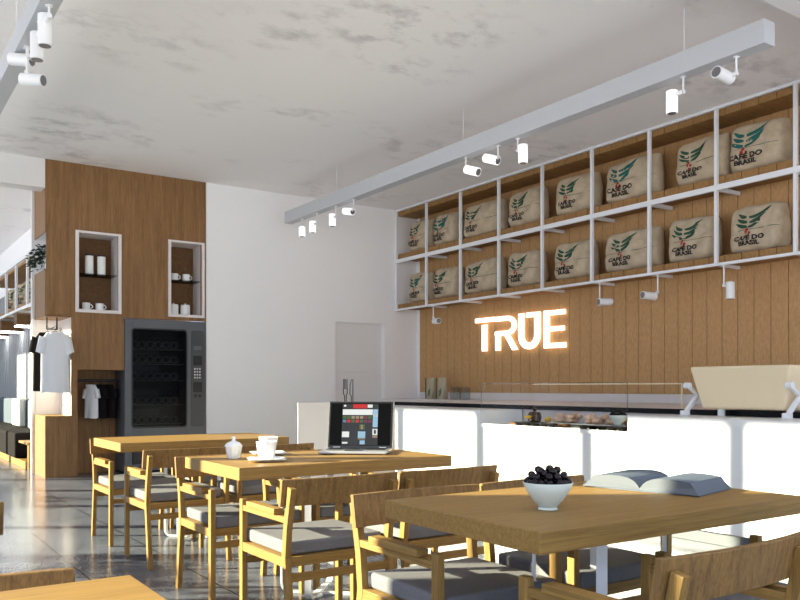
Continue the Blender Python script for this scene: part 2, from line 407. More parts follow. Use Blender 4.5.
def rrect(x0, x1, z0, z1, r, n=6):
    P = []
    for cx, cz, a0 in ((x1-r, z1-r, 0), (x0+r, z1-r, PI/2), (x0+r, z0+r, PI), (x1-r, z0+r, 1.5*PI)):
        for i in range(n+1):
            a = a0+PI/2*i/n; P.append((cx+r*math.cos(a), cz+r*math.sin(a)))
    return P
# rounded surround of the window
ring = MB(); o_ = rrect(3.050, 3.80, .585, 1.912, .05); i_ = rrect(3.068, 3.783, .605, 1.893, .035)
a0 = [ring.bm.verts.new((x, fy-.006, z)) for x, z in o_]; b0 = [ring.bm.verts.new((x, fy-.006, z)) for x, z in i_]
a1 = [ring.bm.verts.new((x, fy+.02, z)) for x, z in o_]; b1 = [ring.bm.verts.new((x, fy+.02, z)) for x, z in i_]
n = len(o_)
for i in range(n):
    j = (i+1) % n
    ring.bm.faces.new((a0[i], a0[j], b0[j], b0[i])); ring.bm.faces.new((a0[i], a1[i], a1[j], a0[j])); ring.bm.faces.new((b0[i], b0[j], b1[j], b1[i]))
V(ring, 'window_seal', M['dark'])
V(MB().prism(rrect(3.066, 3.785, .603, 1.895, .035), lambda p: (p[0], fy+.004, p[1]), lambda p: (p[0], fy+.010, p[1])), 'window_glass', M['smoked'])
rows = [(1.70, 0), (1.50, 1), (1.28, 1), (.95, 1), (.69, 1)]
for zr, g in rows:
    V(B(3.07, 3.78, YB+.06, YB+.24, zr-.065, zr-.055), 'product_shelf', M['coil'])
    cm = MB()
    for c in range(6):
        cx = 3.12+c*.108
        for dep in range(3):
            cm.tube([(cx+.045*math.cos(2*PI*q/16), YB+.07+dep*.05, zr+.045*math.sin(2*PI*q/16)) for q in range(16)], .0045, 5, closed=True)
    V(cm, 'coil_row', M['coil'])
    if g: V(B(3.08, 3.48, YB+.20, YB+.215, zr+.055, zr+.145), 'price_panel', M['greydark'])
V(MB().prism(rrect(3.85, 4.043, .59, 1.902, .035), lambda p: (p[0], fy-.004, p[1]), lambda p: (p[0], fy+.01, p[1])), 'control_panel', M['greydark'], .002)
V(B(3.885, 4.01, fy-.008, fy, 1.43, 1.56), 'display', M['dark'], .003)
V(B(3.885, 4.01, fy-.008, fy, 1.06, 1.20), 'card_reader', M['dark'], .003)
V(B(3.89, 4.0, fy-.010, fy, 1.64, 1.69), 'coin_slot', M['grey'], .003)
km = MB()
for r in range(4):
    for c in range(3): km.box(3.897+c*.035, 3.915+c*.035, fy-.009, fy-.003, 1.25+r*.04, 1.27+r*.04)
V(km, 'keypad', M['alu'])
V(MB().cyl((3.915, fy-.012, 1.01), (3.915, fy, 1.01), .022), 'button', M['dark'])
V(MB().cyl((3.975, fy-.012, 1.01), (3.975, fy, 1.01), .022), 'button', M['dark'])
V(MB().prism(rrect(3.07, 3.60, .13, .40, .03), lambda p: (p[0], fy-.004, p[1]), lambda p: (p[0], fy+.012, p[1])), 'delivery_flap', M['dark'])

# mugs, canisters in the two display niches
def mug_mesh(r=.05, h=.095):
    return MB().lathe([(r*.86, 0), (r*.95, .004), (r, .02), (r, h), (r*.92, h), (r*.9, .012), (.001, .010)], seg=24)
mg = thing('mug', (0, 0, 0), '', 'mug', 'white mugs in the oak niches')
mug_mesh().build('body', M['ceramic'], mg, smooth=True)
MB().tube([(.05+.03*math.sin(PI*i/8), 0, .02+.06*i/8) for i in range(9)], .006).build('handle', M['ceramic'], mg, smooth=True)
mugs = [(2.517, YB+.14, 2.120, 'white mug on left niche floor, left of the pair'),
        (2.685, YB+.14, 2.120, 'white mug on left niche floor, right of the pair'),
        (3.675, YB+.14, 2.588, 'white mug on glass shelf of right niche, left of the pair'),
        (3.838, YB+.14, 2.588, 'white mug on glass shelf of right niche, right of the pair')]
for i, (x, y, z, lb) in enumerate(mugs):
    o = mg if i == 0 else copy_tree(mg)
    o.location = (x, y, z+.001); o['label'] = lb; o.rotation_euler.z = -.15
cn = thing('canister', (0, 0, 0), '', 'canister', 'white canisters in the oak niches')
MB().lathe([(.050, 0), (.052, .004), (.052, .235), (.05, .24)], seg=28).build('body', M['ceramic'], cn, smooth=True)
MB().lathe([(.051, .24), (.052, .242), (.052, .258), (.04, .262)], seg=28).build('lid', M['black'], cn, smooth=True)
for i, (x, lb) in enumerate(((2.556, 'tall white canister with black lid in left niche, left one'), (2.708, 'tall white canister with black lid in left niche, right one'))):
    o = cn if i == 0 else copy_tree(cn)
    o.location = (x, YB+.14, 2.584); o['label'] = lb
sj = thing('storage_jar', (0, 0, 0), '', 'jar', 'squat white jars in the right niche')
MB().lathe([(.062, 0), (.066, .004), (.066, .13), (.06, .135)], seg=28).build('body', M['ceramic'], sj, smooth=True)
MB().lathe([(.062, .135), (.062, .145), (.03, .15), (.008, .152), (.010, .165), (.001, .17)], seg=28).build('lid', M['ceramic'], sj, smooth=True)
for i, (x, lb) in enumerate(((3.665, 'squat white lidded jar at bottom of right niche, left one'), (3.83, 'squat white lidded jar at bottom of right niche, right one'))):
    o = sj if i == 0 else copy_tree(sj)
    o.location = (x, YB+.15, 2.117); o['label'] = lb

# potted plant in the side niche
p = thing('potted_plant', (2.095, YB+.24, 2.616), 'trailing dark green plant in white pot in the side niche of oak unit', 'plant')
MB().lathe([(.04, 0), (.052, .01), (.065, .13), (.058, .13), (.05, .1), (.001, .1)], seg=20).build('pot', M['ceramic'], p, smooth=True)
lm = MB(); rnd = random.Random(3)
for i in range(520):
    a = rnd.uniform(0, 2*PI); rr = rnd.uniform(.0, .20); h = .10+.22*rnd.random()-rr*rr*4.0
    if math.cos(a) > .6: rr *= .6
    c = Vector((rr*math.cos(a)-.04, rr*math.sin(a)*.8, h)); d1 = Vector((math.cos(a), math.sin(a), rnd.uniform(-.9, .4))).normalized()
    s1 = d1.orthogonal().normalized()*rnd.uniform(.010, .018); L_ = rnd.uniform(.05, .08)
    vs = [lm.bm.verts.new(q) for q in (c, c+d1*L_*.5+s1, c+d1*L_, c+d1*L_*.5-s1)]
    lm.bm.faces.new(vs)
lm.build('foliage', M['leaf'], p, fix=False)

# ------------------------------------------------------------------ shirts
def shirt(name, w, h, mat, loc, rz, label, cat='t-shirt', group=None, dep=.055, seed=1):
    t = thing(name, loc, label, cat, group, rz)      # origin at the hanger hook
    mb = MB(); NU, NV = 36, 16; rows = []
    for j in range(NV+1):
        vv = j/NV; z = -.09-h*(1-vv)*1.0 if vv < 1 else -.09
        a = w/2*(1.02-.05*vv) if vv < .86 else w/2*(1.0-.42*((vv-.86)/.14)**1.3)
        if vv >= .86: z += .03*((vv-.86)/.14)
        b = dep*(1.05-.55*vv)
        ring_ = []
        for i in range(NU):
            an = 2*PI*i/NU
            fold = 1+.16*(1-vv)*math.sin(5*an+seed)+.07*math.sin(9*an+seed*2)*(1-vv)
            ring_.append(mb.bm.verts.new((a*math.copysign(abs(math.cos(an))**.8, math.cos(an)), b*fold*math.sin(an), z+.006*math.sin(3*an+seed)*(1-vv))))
        rows.append(ring_)
    for A, Bq in zip(rows, rows[1:]):
        for i in range(NU): mb.bm.faces.new((A[i], A[(i+1)%NU], Bq[(i+1)%NU], Bq[i]))
    mb.bm.faces.new(rows[-1]); mb.bm.faces.new(rows[0][::-1])
    mb.build('body', mat, t, smooth=True)
    for sx in (-1, 1):
        sm = MB(); R = []
        for j in range(6):
            q = j/5; cx = sx*(w*.38+w*.13*q); cz = -.13-h*.27*q; ra = h*.085*(1-.05*q); 
            ax = Vector((sx*.36, 0, -.93)).normalized(); nrm = Vector((ax.z*-sx, 0, abs(ax.x))).normalized()
            R.append([sm.bm.verts.new(Vector((cx, 0, cz))+nrm*ra*math.cos(2*PI*i/16)+Vector((0, 1, 0))*(.032+.012*q)*math.sin(2*PI*i/16)) for i in range(16)])
        for A, Bq in zip(R, R[1:]):
            for i in range(16): sm.bm.faces.new((A[i], A[(i+1)%16], Bq[(i+1)%16], Bq[i]))
        sm.bm.faces.new(R[0]); sm.bm.faces.new(R[-1])
        sm.build('sleeve', mat, t, smooth=True)
    MB().tube([(.055*math.cos(a), -.030+.018*math.sin(a)-.01*abs(math.sin(a)), -.066-.022*max(0, -math.sin(a))) for a in [2*PI*i/18 for i in range(18)]], .007, 6, closed=True).build('collar', mat, t, smooth=True)
    hk = MB().tube([(-w*.3, 0, -.10), (0, 0, -.045), (w*.3, 0, -.10)], .005, 6)
    hk.tube([(0, 0, -.045), (0, 0, -.02), (.012, 0, -.008), (.010, 0, .008), (0, 0, .012), (-.010, 0, .004)], .003, 6)
    hk.build('hanger', M['steel_dark'], t, smooth=True)
    return t
shirt('t_shirt', .33, .72, M['fabric_white'], (2.105, YB-.055, 1.872), -.10, 'large white t-shirt hanging in front of the white corner niche', seed=2)
shirt('t_shirt', .33, .70, M['fabric_black'], (2.045, YB+.085, 1.872), -.10, 'black t-shirt mostly hidden behind the large white t-shirt', seed=4)
shirt('t_shirt', .30, .66, M['fabric_white'], (2.215, YB+.20, 1.872), -.10, 'pale t-shirt deepest in the white corner niche behind the others', seed=5)
shirt('t_shirt', .19, .41, M['fabric_white'], (2.605, YB+.24, 1.225), -.75, 'small white t-shirt on the low black rail', group=None, dep=.05, seed=1)
shirt('t_shirt', .19, .41, M['fabric_black'], (2.715, YB+.24, 1.225), -.85, 'small black t-shirt in the middle of the low black rail', dep=.045, seed=3)
shirt('t_shirt', .19, .41, M['fabric_black'], (2.835, YB+.24, 1.225), -.85, 'small black t-shirt at the right end of the low rail, by the vending machine', dep=.045, seed=6)

# ------------------------------------------------------------------ shelving
def shelving(name, label, xf, xb, y0, n, pitch, levels, posts_w=.034):
    """levels: list of (rail_bottom, rail_top, board_bottom, board_top). runs from y0 downwards for n cells"""
    s = thing(name, (xb, y0, 0), label, 'shelf')
    L = lambda mb, nm, mt, bv=0: (setattr(mb.build(nm, mt, s, bv), 'location', (-xb, -y0, 0)))
    y1 = y0-n*pitch; zt = levels[-1][1]; zb = levels[0][0]
    for k_ in range(n+1):
        yy = y0-k_*pitch
        yy0, yy1 = (yy-posts_w, yy) if k_ == 0 else (yy-posts_w/2, yy+posts_w/2)
        L(B(xf, xf+.035, yy0, yy1, zb, zt), 'post', M['metal_white'], .002)
    for (ra, rb, ba, bb) in levels:
        L(B(xf-.003, xf+.032, y1-posts_w/2, y0, ra, rb), 'rail', M['metal_white'], .002)
        bd = MB(); yy = y0-.03
        while yy > y1:
            bd.box(xf+.036, xb-.026, max(y1, yy-.183+.008), yy, ba, bb); yy -= .183
        L(bd, 'board', M['shelfwood'], .001)
        if ba >= rb-.001 or ba > ra:
            for k_ in range(1, n+1):
                yy = y0-k_*pitch
                if ra < levels[-1][0]-.01: L(B(xf+.03, xb-.03, yy-.018, yy+.018, ra, ra+.040).box(xf+.03, xf+.06, yy-.016, yy+.016, ra, rb), 'bracket', M['metal_white'], .001)
    return s
LV = [(2.350, 2.379, 2.379, 2.452), (3.112, 3.168, 3.168, 3.252), (3.930, 3.958, 3.862, 3.930)]
shelving('display_shelf', 'long white framed shelf with oak boards high on the planked wall', 7.22, XW, YB, 9, .8284, LV)
# upright left cheek against the back wall
# far room shelf
shelving('display_shelf', 'white framed shelf of sacks seen through the opening left of the oak unit', 2.206, 2.66, 17.3, 6, 1.0, [(2.345, 2.379, 2.379, 2.44), (3.10, 3.158, 3.05, 3.10)], .06)

# ------------------------------------------------------------------ coffee sacks
def bag_shape(seed, W, Hh, D):
    def depth(u_, w_):
        e = max(0, 1-abs(u_)**7)**.40*max(0, 1-abs(w_)**6)**.40
        taper = 1-.22*(w_*.5+.5)
        nz = mnoise.noise(Vector((u_*1.7+seed*3.1, w_*1.6, seed)))*.20+mnoise.noise(Vector((u_*4+seed, w_*5, seed*2)))*.12+mnoise.noise(Vector((u_*3+w_*6+seed, w_*9-u_*3, seed*5)))*.06
        crease = -.10*math.exp(-((w_-.15-.25*u_-.05*math.sin(seed))/.10)**2)
        return D*e*(taper+nz+crease)
    def yz(u_, w_):
        y_ = -u_*W/2*(1-.03*w_*w_-.02*max(0, w_)+.02*mnoise.noise(Vector((w_*2, seed, 0))))
        z_ = Hh/2*(1+w_*(1-.07*abs(u_)**3))+.018*mnoise.noise(Vector((u_*2.2, seed*1.7, 3)))*(w_*.5+.5)+.012*u_*math.sin(seed*2)*(w_*.5+.5)
        return y_, z_
    return depth, yz
def leaf_outline(x0, z0, x1, z1, x2, z2, wd, n=10):
    """curved band from p0 via control p1 to p2, pointed at the end"""
    top, bot = [], []
    for i in range(n+1):
        t = i/n; x = (1-t)**2*x0+2*t*(1-t)*x1+t*t*x2; z = (1-t)**2*z0+2*t*(1-t)*z1+t*t*z2
        dx = 2*(1-t)*(x1-x0)+2*t*(x2-x1); dz = 2*(1-t)*(z1-z0)+2*t*(z2-z1); l = math.hypot(dx, dz) or 1
        ww = wd*(math.sin(PI*min(1, t*.85+.15))**.7)/2
        top.append((x-dz/l*ww, z+dx/l*ww)); bot.append((x+dz/l*ww, z-dx/l*ww))
    return top, bot
LETTERS = {}
def text_mesh(txt, size):
    if (txt, size) in LETTERS: return LETTERS[(txt, size)]
    cu = bpy.data.curves.new('txt', 'FONT'); cu.body = txt; cu.size = size; cu.align_x = 'CENTER'; cu.resolution_u = 2; cu.offset = size*.045
    o = bpy.data.objects.new('txt', cu); COL.objects.link(o)
    dg = bpy.context.evaluated_depsgraph_get(); me = bpy.data.meshes.new_from_object(o.evaluated_get(dg))
    vs = [tuple(v.co[:2]) for v in me.vertices]; fs_ = [tuple(p_.vertices) for p_ in me.polygons]
    bpy.data.objects.remove(o); bpy.data.curves.remove(cu); bpy.data.meshes.remove(me)
    LETTERS[(txt, size)] = (vs, fs_); return vs, fs_
def sack(name, loc, rz, W, Hh, D, seed, label, group, cu=-.28, cs=1.0, ink='ink_green', tilt=0, under=False):
    t = thing(name, loc, label, 'sack', group, rz)
    depth, yz = bag_shape(seed, W, Hh, D)
    mb = MB(); NU, NW = 30, 22; front = []; back = []
    for j in range(NW+1):
        w_ = -1+2*j/NW; rf = []; rb = []
        for i in range(NU+1):
            u_ = -1+2*i/NU
            # crowd samples to the rim
            uu = math.sin(u_*PI/2); ww = math.sin(w_*PI/2); y_, z_ = yz(uu, ww); dd = depth(uu, ww)
            vf = mb.bm.verts.new((-dd, y_, z_)); rf.append(vf)
            rb.append(vf if i in (0, NU) or j in (0, NW) else mb.bm.verts.new((dd*.9, y_, z_)))
        front.append(rf); back.append(rb)
    for j in range(NW):
        for i in range(NU):
            mb.bm.faces.new((front[j][i], front[j+1][i], front[j+1][i+1], front[j][i+1]))
            mb.bm.faces.new((back[j][i], back[j][i+1], back[j+1][i+1], back[j+1][i]))
    o = mb.build('sack_body', M['burlap'], t, smooth=True)
    for m_ in list(o.modifiers): o.modifiers.remove(m_)
    # prints follow the cloth
    def on(x, z, off=.003):   # x, z metres on the face, x to the right as one looks at it
        u_ = max(-.985, min(.985, x/(W/2))); w_ = max(-.985, min(.985, (z-Hh/2)/(Hh/2)))
        y_, z_ = yz(u_, w_); return (-depth(u_, w_)-off, y_, z_)
    cx, cz = (cu-.04)*W/2, Hh*.64; s_ = .190*cs
    lf = MB()
    for k_ in range(3):
        for Lf in ((.02+.03*k_, -.32+.27*k_, .38+.10*k_, -.30+.25*k_, .74+.28*k_, .10+.31*k_, .18), (-.05, -.30+.27*k_, -.36, -.30+.27*k_, -.72+.07*k_, .0+.27*k_, .20)):
            tp, bt = leaf_outline(*Lf)
            T = [lf.bm.verts.new(on(cx+s_*a, cz+s_*b*.9)) for a, b in tp]; Bt = [lf.bm.verts.new(on(cx+s_*a, cz+s_*b*.9)) for a, b in bt]
            for i in range(len(T)-1):
                lf.bm.faces.new((T[i], T[i+1], Bt[i+1], Bt[i]))
    lf.build('leaf_print', M[ink], t, fix=False)
    rd = MB()
    for a, b in ((-.10, -.55), (.14, -.60), (.0, -.78), (-.02, -.42)):
        ctr = rd.bm.verts.new(on(cx+s_*a, cz+s_*b)); rr = [rd.bm.verts.new(on(cx+s_*(a+.085*math.cos(q*PI/4)), cz+s_*(b+.085*math.sin(q*PI/4)), .006)) for q in range(8)]
        for q in range(8): rd.bm.faces.new((ctr, rr[q], rr[(q+1)%8]))
    rd.build('berry_print', M['ink_red'], t, fix=False)
    tx = MB()
    for txt, size, oz_ in (('CAFÉ DO', .33*s_, 0), ('BRASIL', .30*s_, -.26)):
        vs, fs_ = text_mesh(txt, size)
        V_ = [tx.bm.verts.new(on(cx+.10*s_+a*1.25, Hh*.25+s_*oz_+b, .008)) for a, b in vs]
        for f in fs_:
            try: tx.bm.faces.new([V_[q] for q in f])
            except ValueError: pass
    tx.build('lettering', M['ink_black'], t, fix=False)
    ln = MB()
    pts = [on(-W/2*.93+W*.93*i/20, Hh*.47) for i in range(21)]
    ln.tube([Vector(p_)+Vector((.0015, 0, 0)) for p_ in pts], .0025, 5)
    ln.build('seam_stripe', M[ink], t)
    return t
UP = [(10.15, .60, 'ink_green', 'dark green print', -.35, 'first cell beside the white wall'),
      (9.51, .60, 'ink_teal', 'large teal print', -.40, 'second cell from the white wall'),
      (8.66, .86, 'ink_green', 'wide dark green print', -.45, 'third cell from the white wall'),
      (7.80, .70, 'ink_green', 'green print', -.22, 'fourth cell from the white wall'),
      (6.91, .69, 'ink_green', 'dark green print', -.30, 'fifth cell from the white wall'),
      (6.06, .78, 'ink_teal', 'large teal print', -.32, 'sixth cell from the white wall'),
      (5.15, .64, 'ink_green', 'dark green print', -.30, 'seventh cell from the white wall'),
      (4.52, .62, 'ink_teal', 'large teal print', -.32, 'eighth cell, nearest the camera')]
LO = [(10.15, .60, 'ink_teal', 'teal print', -.30, 'first cell beside the white wall'),
      (9.50, .63, 'ink_green', 'small dark green print', -.42, 'second cell from the white wall'),
      (8.67, .84, 'ink_green', 'wide green print', -.35, 'third cell from the white wall'),
      (7.82, .67, 'ink_green', 'dark green print', -.28, 'fourth cell from the white wall'),
      (6.95, .66, 'ink_green', 'green print', -.28, 'fifth cell from the white wall'),
      (6.07, .78, 'ink_green', 'wide dark green print', -.25, 'sixth cell from the white wall'),
      (5.27, .62, 'ink_green', 'dark green print', -.15, 'seventh cell from the white wall'),
      (4.53, .60, 'ink_green', 'green print', -.15, 'eighth cell, nearest the camera')]
for i, (yc, w, ink, dsc, cu, where) in enumerate(UP):
    sack('coffee_sack', (7.385, yc+.045, 3.250), random.uniform(-.05, .05), w*.95, .47, .145, i+1.3, 'burlap coffee sack with %s, upper shelf, %s' % (dsc, where),
         'coffee sacks on the upper shelf', cu, 1.12 if 'large' in dsc else .92, ink)
for i, (yc, w, ink, dsc, cu, where) in enumerate(LO):
    sack('coffee_sack', (7.385, yc+.045, 2.450), random.uniform(-.05, .05), w*.95, .465, .145, i+11.7, 'burlap coffee sack with %s, lower shelf, %s' % (dsc, where),
         'coffee sacks on the lower shelf', cu, 1.0, ink)
for i, (yc, where) in enumerate(((15.45, 'at far left of the photo'), (14.45, 'middle one'), (13.45, 'right one by the plant'))):
    sack('coffee_sack', (2.42, yc, 2.441), 0.25, .6, .40, .14, i+30.2, 'burlap sack on the far room shelf, '+where, 'coffee sacks on the far room shelf', -.1, 1.0, 'ink_green')

# ------------------------------------------------------------------ lit sign TRUE
sg = thing('wall_sign', (XW-.03, 8.30, 1.65), 'glowing white TRUE lettering mounted on the oak plank wall', 'sign')
def band(pts, th, z0_ext=0): return pts
XS0, XS1 = XW-.065, XW-.045    # letter body, then a warm lit gap to the wall
def glyph(name, polys):
    f = MB(); g = MB()
    for P in polys:
        q = [(-(a), b) for a, b in P]
        f.prism(q, lambda p_: (XS0, -p_[0], p_[1]), lambda p_: (XS1, -p_[0], p_[1]))
        g.prism(q, lambda p_: (XS1+.002, -p_[0], p_[1]), lambda p_: (XS1+.008, -p_[0], p_[1]))
    o = f.build(name, M['sign_face'], sg); o.location = (-(XW-.03), -8.30, -1.65)
    h = g.build('back_light', M['sign_back'], o)
def rect(y0, y1, z0, z1): return [(y0, z0), (y1, z0), (y1, z1), (y0, z1)]
def arcband(cy, cz, ry, rz, th, a0, a1, n=14):
    o = []; i_ = []
    for k_ in range(n+1):
        a = math.radians(a0+(a1-a0)*k_/n)
        o.append((cy-ry*math.cos(a), cz+rz*math.sin(a))); i_.append((cy-(ry-th)*math.cos(a), cz+(rz-th*.85)*math.sin(a)))
    return [[o[k_], o[k_+1], i_[k_+1], i_[k_]] for k_ in range(n)]
glyph('letter_t', [rect(9.20, 8.785, 2.070, 2.131), rect(9.047, 8.947, 1.652, 2.030)])
glyph('letter_r', [rect(8.75, 8.50, 2.062, 2.126), rect(8.75, 8.66, 1.648, 1.915), rect(8.75, 8.50, 1.858, 1.920)] +
      arcband(8.50, 1.992, .175, .134, .075, -90, 90) + [[(8.56, 1.86), (8.46, 1.86), (8.297, 1.645), (8.397, 1.645)]])
glyph('letter_u', [rect(8.272, 8.172, 1.83, 2.135), rect(7.958, 7.858, 1.83, 2.135), rect(8.118, 7.958, 2.075, 2.137)] +
      arcband(8.065, 1.83, .207, .187, .100, -180, 0))
glyph('letter_e', [rect(7.782, 7.690, 1.643, 2.137), rect(7.690, 7.402, 2.072, 2.133), rect(7.690, 7.420, 1.862, 1.921), rect(7.690, 7.390, 1.643, 1.706)])

# ------------------------------------------------------------------ counter
c = thing('service_counter', (5.06, 5.0, 0), 'long white lacquered service counter with black worktop edge in front of plank wall', 'counter')
def C(mb, name, mat, bevel=.003, **k):
    o = mb.build(name, mat, c, bevel, **k); o.location = (-5.06, -5.0, 0); return o
CX = 5.06; CT = .905; Y0, Y1 = 1.2, 7.545; WY0, WY1 = 4.258, 6.046
body = B(CX, 5.60, WY1, Y1, .10, CT).box(CX, 5.60, Y0, WY0, .10, CT).box(CX, 5.60, WY0, WY1, .10, .770)
C(body, 'carcass', M['lacquer'])
C(B(CX+.06, 5.58, Y0, Y1-.04, 0, .10), 'plinth', M['grey'])
C(B(5.60, 5.62, Y0, 8.36, CT+.001, .949), 'black_edge', M['blackglass'], .002)
C(B(5.621, 6.299, Y0, 8.36, 0, .948), 'worktop', M['stone'], .002)
C(B(5.045, 5.062, WY0+.002, WY1-.002, .745, .778), 'well_lip', M['lacquer'], .002)
bc = thing('back_counter', (7.2, 6.0, 0), 'pale stone back counter with upstand running along the plank wall', 'counter')
o = B(6.952, XW-.001, Y0, YB-.001, 0, .948).build('worktop', M['stone'], bc, .003); o.location = (-7.2, -6, 0)
o = B(7.60, XW-.001, Y0, 10.62, .948, 1.049).build('upstand', M['soft_white'], bc, .003); o.location = (-7.2, -6, 0)
bridge = thing('worktop_slab', (6.6, 4.6, .925), 'pale stone worktop slab between the counter and the back counter', 'worktop')
B(-.30, .351, -3.4, 3.76, -.02, .022).build('slab', M['stone'], bridge, .002)
struct('partition_low', B(4.265, 5.60, 8.365, 8.377, 0, .947), M['soft_white'], .003)

g = thing('glass_display_case', (5.4, 5.15, .905), 'clear glass display case over the food well in the white counter', 'display case')
def G(mb, name, mat='glass'):
    o = mb.build(name, M[mat], g); o.location = (-5.4, -5.15, -.905); return o
G(B(5.062, 5.068, WY0, WY1, .78, 1.163), 'front_pane')
G(B(5.062, 5.59, WY0, WY0+.006, .91, 1.163).box(5.625, 5.75, WY0, WY0+.006, .95, 1.163), 'side_pane')
G(B(5.062, 5.59, WY1-.006, WY1, .91, 1.163).box(5.625, 5.75, WY1-.006, WY1, .95, 1.163), 'side_pane')
G(B(5.062, 5.75, WY0, WY1, 1.163, 1.169), 'top_pane')
G(B(5.058, 5.066, WY0, WY1, 1.160, 1.167).box(5.058, 5.066, WY0, WY0+.006, .92, 1.16).box(5.058, 5.066, WY1-.006, WY1, .92, 1.16), 'edge_line', 'edge')
G(B(5.742, 5.75, WY0, WY1, 1.152, 1.163).box(5.742, 5.75, WY0, WY0+.012, .952, 1.16), 'edge_line', 'cream')  # cream strips paint in the bright reflection along the rear glass edges

# food in the well
WZ = .771
cb = tag(B(5.26, 5.56, 5.12, 5.86, WZ, WZ+.022).build('serving_board', M['crock_wood'], None, .004), 'oak serving board lying at the left of the food well', 'serving board')
def tin(y0, y1, label):
    t = thing('muffin_tin', (5.155, (y0+y1)/2, 0), label, 'baking tin', 'black muffin tins in the food well')
    zb = WZ+.001
    n = 5; L_ = y1-y0; pt = L_/n; mb = MB(); z1 = zb+.034
    mb.box(-.055, .055, -L_/2, L_/2, z1-.003, z1)
    for k_ in range(n): mb.lathe([(pt*.28, zb), (pt*.46, z1), (pt*.40, z1+.001), (.001, z1-.012)], (0, -L_/2+pt*(k_+.5), 0), 16)
    mb.build('pan', M['pan'], t, smooth=True)
tin(5.12, 5.66, 'black muffin tin in front of the serving board'); tin(4.34, 4.86, 'black muffin tin at right end of the food well, under the cherry bowl')
t = thing('pastry_tray', (5.40, 4.98, WZ), 'silver tray piled with pink brown pastries in the food well', 'tray')
B(-.11, .11, -.47, .40, .028, .034).build('tray_plate', M['alu'], t, .002)
B(-.09, .09, -.42, .36, .0, .028).build('foot', M['steel_dark'], t)
rr = random.Random(5); pn = 0
ps = []
for gy in (-.34, -.06, .24):
    for k_ in range(11):
        mb = MB(); s_ = rr.uniform(.036, .046)
        res = bmesh.ops.create_icosphere(mb.bm, subdivisions=2, radius=s_)
        for v_ in res['verts']: v_.co *= 1+.28*mnoise.noise(v_.co*45+Vector((k_*7, gy*30, 0))); v_.co.z *= .75
        px_, py_ = 5.34+.11*rr.random(), 4.98+gy+rr.uniform(-.10, .10)
        lvl = 0 if k_ < 7 else 1
        o = mb.build('pastry', M['pastry'], None, smooth=True, loc=(px_, py_, WZ+.058+lvl*.034))
        tag(o, 'crumbly pink brown pastry in a pile on the silver tray, %s pile' % {-.34: 'right', -.06: 'middle', .24: 'left'}[gy], 'pastry', 'pastries of the %s pile' % {-.34: 'right', -.06: 'middle', .24: 'left'}[gy])
t = thing('crock', (5.40, 5.66, WZ+.023), 'dark brown lidded crock at left of the food well', 'pot')
MB().lathe([(.045, 0), (.062, .015), (.068, .05), (.06, .085), (.052, .09)], seg=28).build('body', M['crock'], t, smooth=True)
MB().lathe([(.055, .09), (.05, .098), (.014, .104), (.012, .112), (.024, .125), (.02, .142), (.004, .148)], seg=24).build('lid', M['crock'], t, smooth=True)
tag(MB().ball((0, 0, 0), .030, sc=(1, 1.1, .95)).build('lemon', M['lemon'], None, smooth=True, loc=(5.42, 5.50, WZ+.052)), 'whole yellow lemon right of the dark crock', 'lemon')
t = MB(); t.ball((0, 0, 0), .036, sc=(1, 1.2, .4))
tag(t.build('lemon_half', M['lemon'], None, smooth=True, loc=(5.28, 5.62, WZ+.078)), 'yellow fruit slice in front of the dark crock', 'fruit')

# bowls with cherries
def cherry_bowl(loc, label, label2, n1, sd, stems=True):
    b = thing('fruit_bowl', loc, label, 'bowl')
    MB().lathe([(.029, 0), (.031, .002), (.027, .007), (.030, .011), (.048, .032), (.066, .058), (.077, .083), (.0765, .085), (.0745, .083), (.062, .056), (.044, .032), (.020, .016), (.001, .014)], seg=48).build('bowl_shell', M['bowl'], b, smooth=True)
    R = random.Random(sd); pts = []
    for lvl, (z, rad, cnt) in enumerate(((.070, .045, 7), (.086, .062, 16), (.090, .038, 9), (.104, .050, 10), (.108, .026, 6), (.122, .030, 5), (.128, .006, 1))):
        for k_ in range(cnt):
            a = 2*PI*k_/cnt+lvl*.9+R.uniform(-.12, .12); pts.append((rad*math.cos(a), rad*math.sin(a), z+R.uniform(-.003, .003)))
    src = None
    for i, q in enumerate(pts[:n1]):
        if src is None:
            o = thing('cherry', (0, 0, 0), '', 'cherry')
            mb = MB(); mb.ball((0, 0, 0), .0122, 14, 10, (1, 1, .93)); mb.build('flesh', M['cherry'], o, smooth=True)
            src = o
        else: o = copy_tree(src)
        o['label'] = label2; o['group'] = 'cherries heaped in '+('the bowl on the nearest table' if stems else 'the bowl inside the display case')
        o.location = (loc[0]+q[0], loc[1]+q[1], loc[2]+q[2]); o.rotation_euler = (R.uniform(-.5, .5), R.uniform(-.5, .5), R.uniform(0, 6))
    if stems:
        tops = pts[-12:]
        for k_ in range(7):
            q = tops[k_+3]; a = R.uniform(0, 6.3)
            MBs = MB().tube([(q[0]+.004*s_*math.cos(a), q[1]+.004*s_*math.sin(a), q[2]+.009+.0042*s_-.00022*s_*s_*k_/3) for s_ in range(8)], .0008, 5)
            o = MBs.build('cherry_stalk', M['stem'], None, loc=loc)
            tag(o, 'thin stalk sticking up from the heap of cherries', 'stalk', 'stalks of the cherries in the bowl on the nearest table')
cherry_bowl((1.773, 1.80, .7505), 'pale bowl heaped with black cherries on the nearest table', 'black cherry heaped in the pale bowl on the nearest table', 54, 4)
cherry_bowl((5.30, 4.56, WZ+.038), 'pale bowl of dark cherries inside the glass case', 'dark cherry in the pale bowl inside the glass case', 54, 9, stems=False)

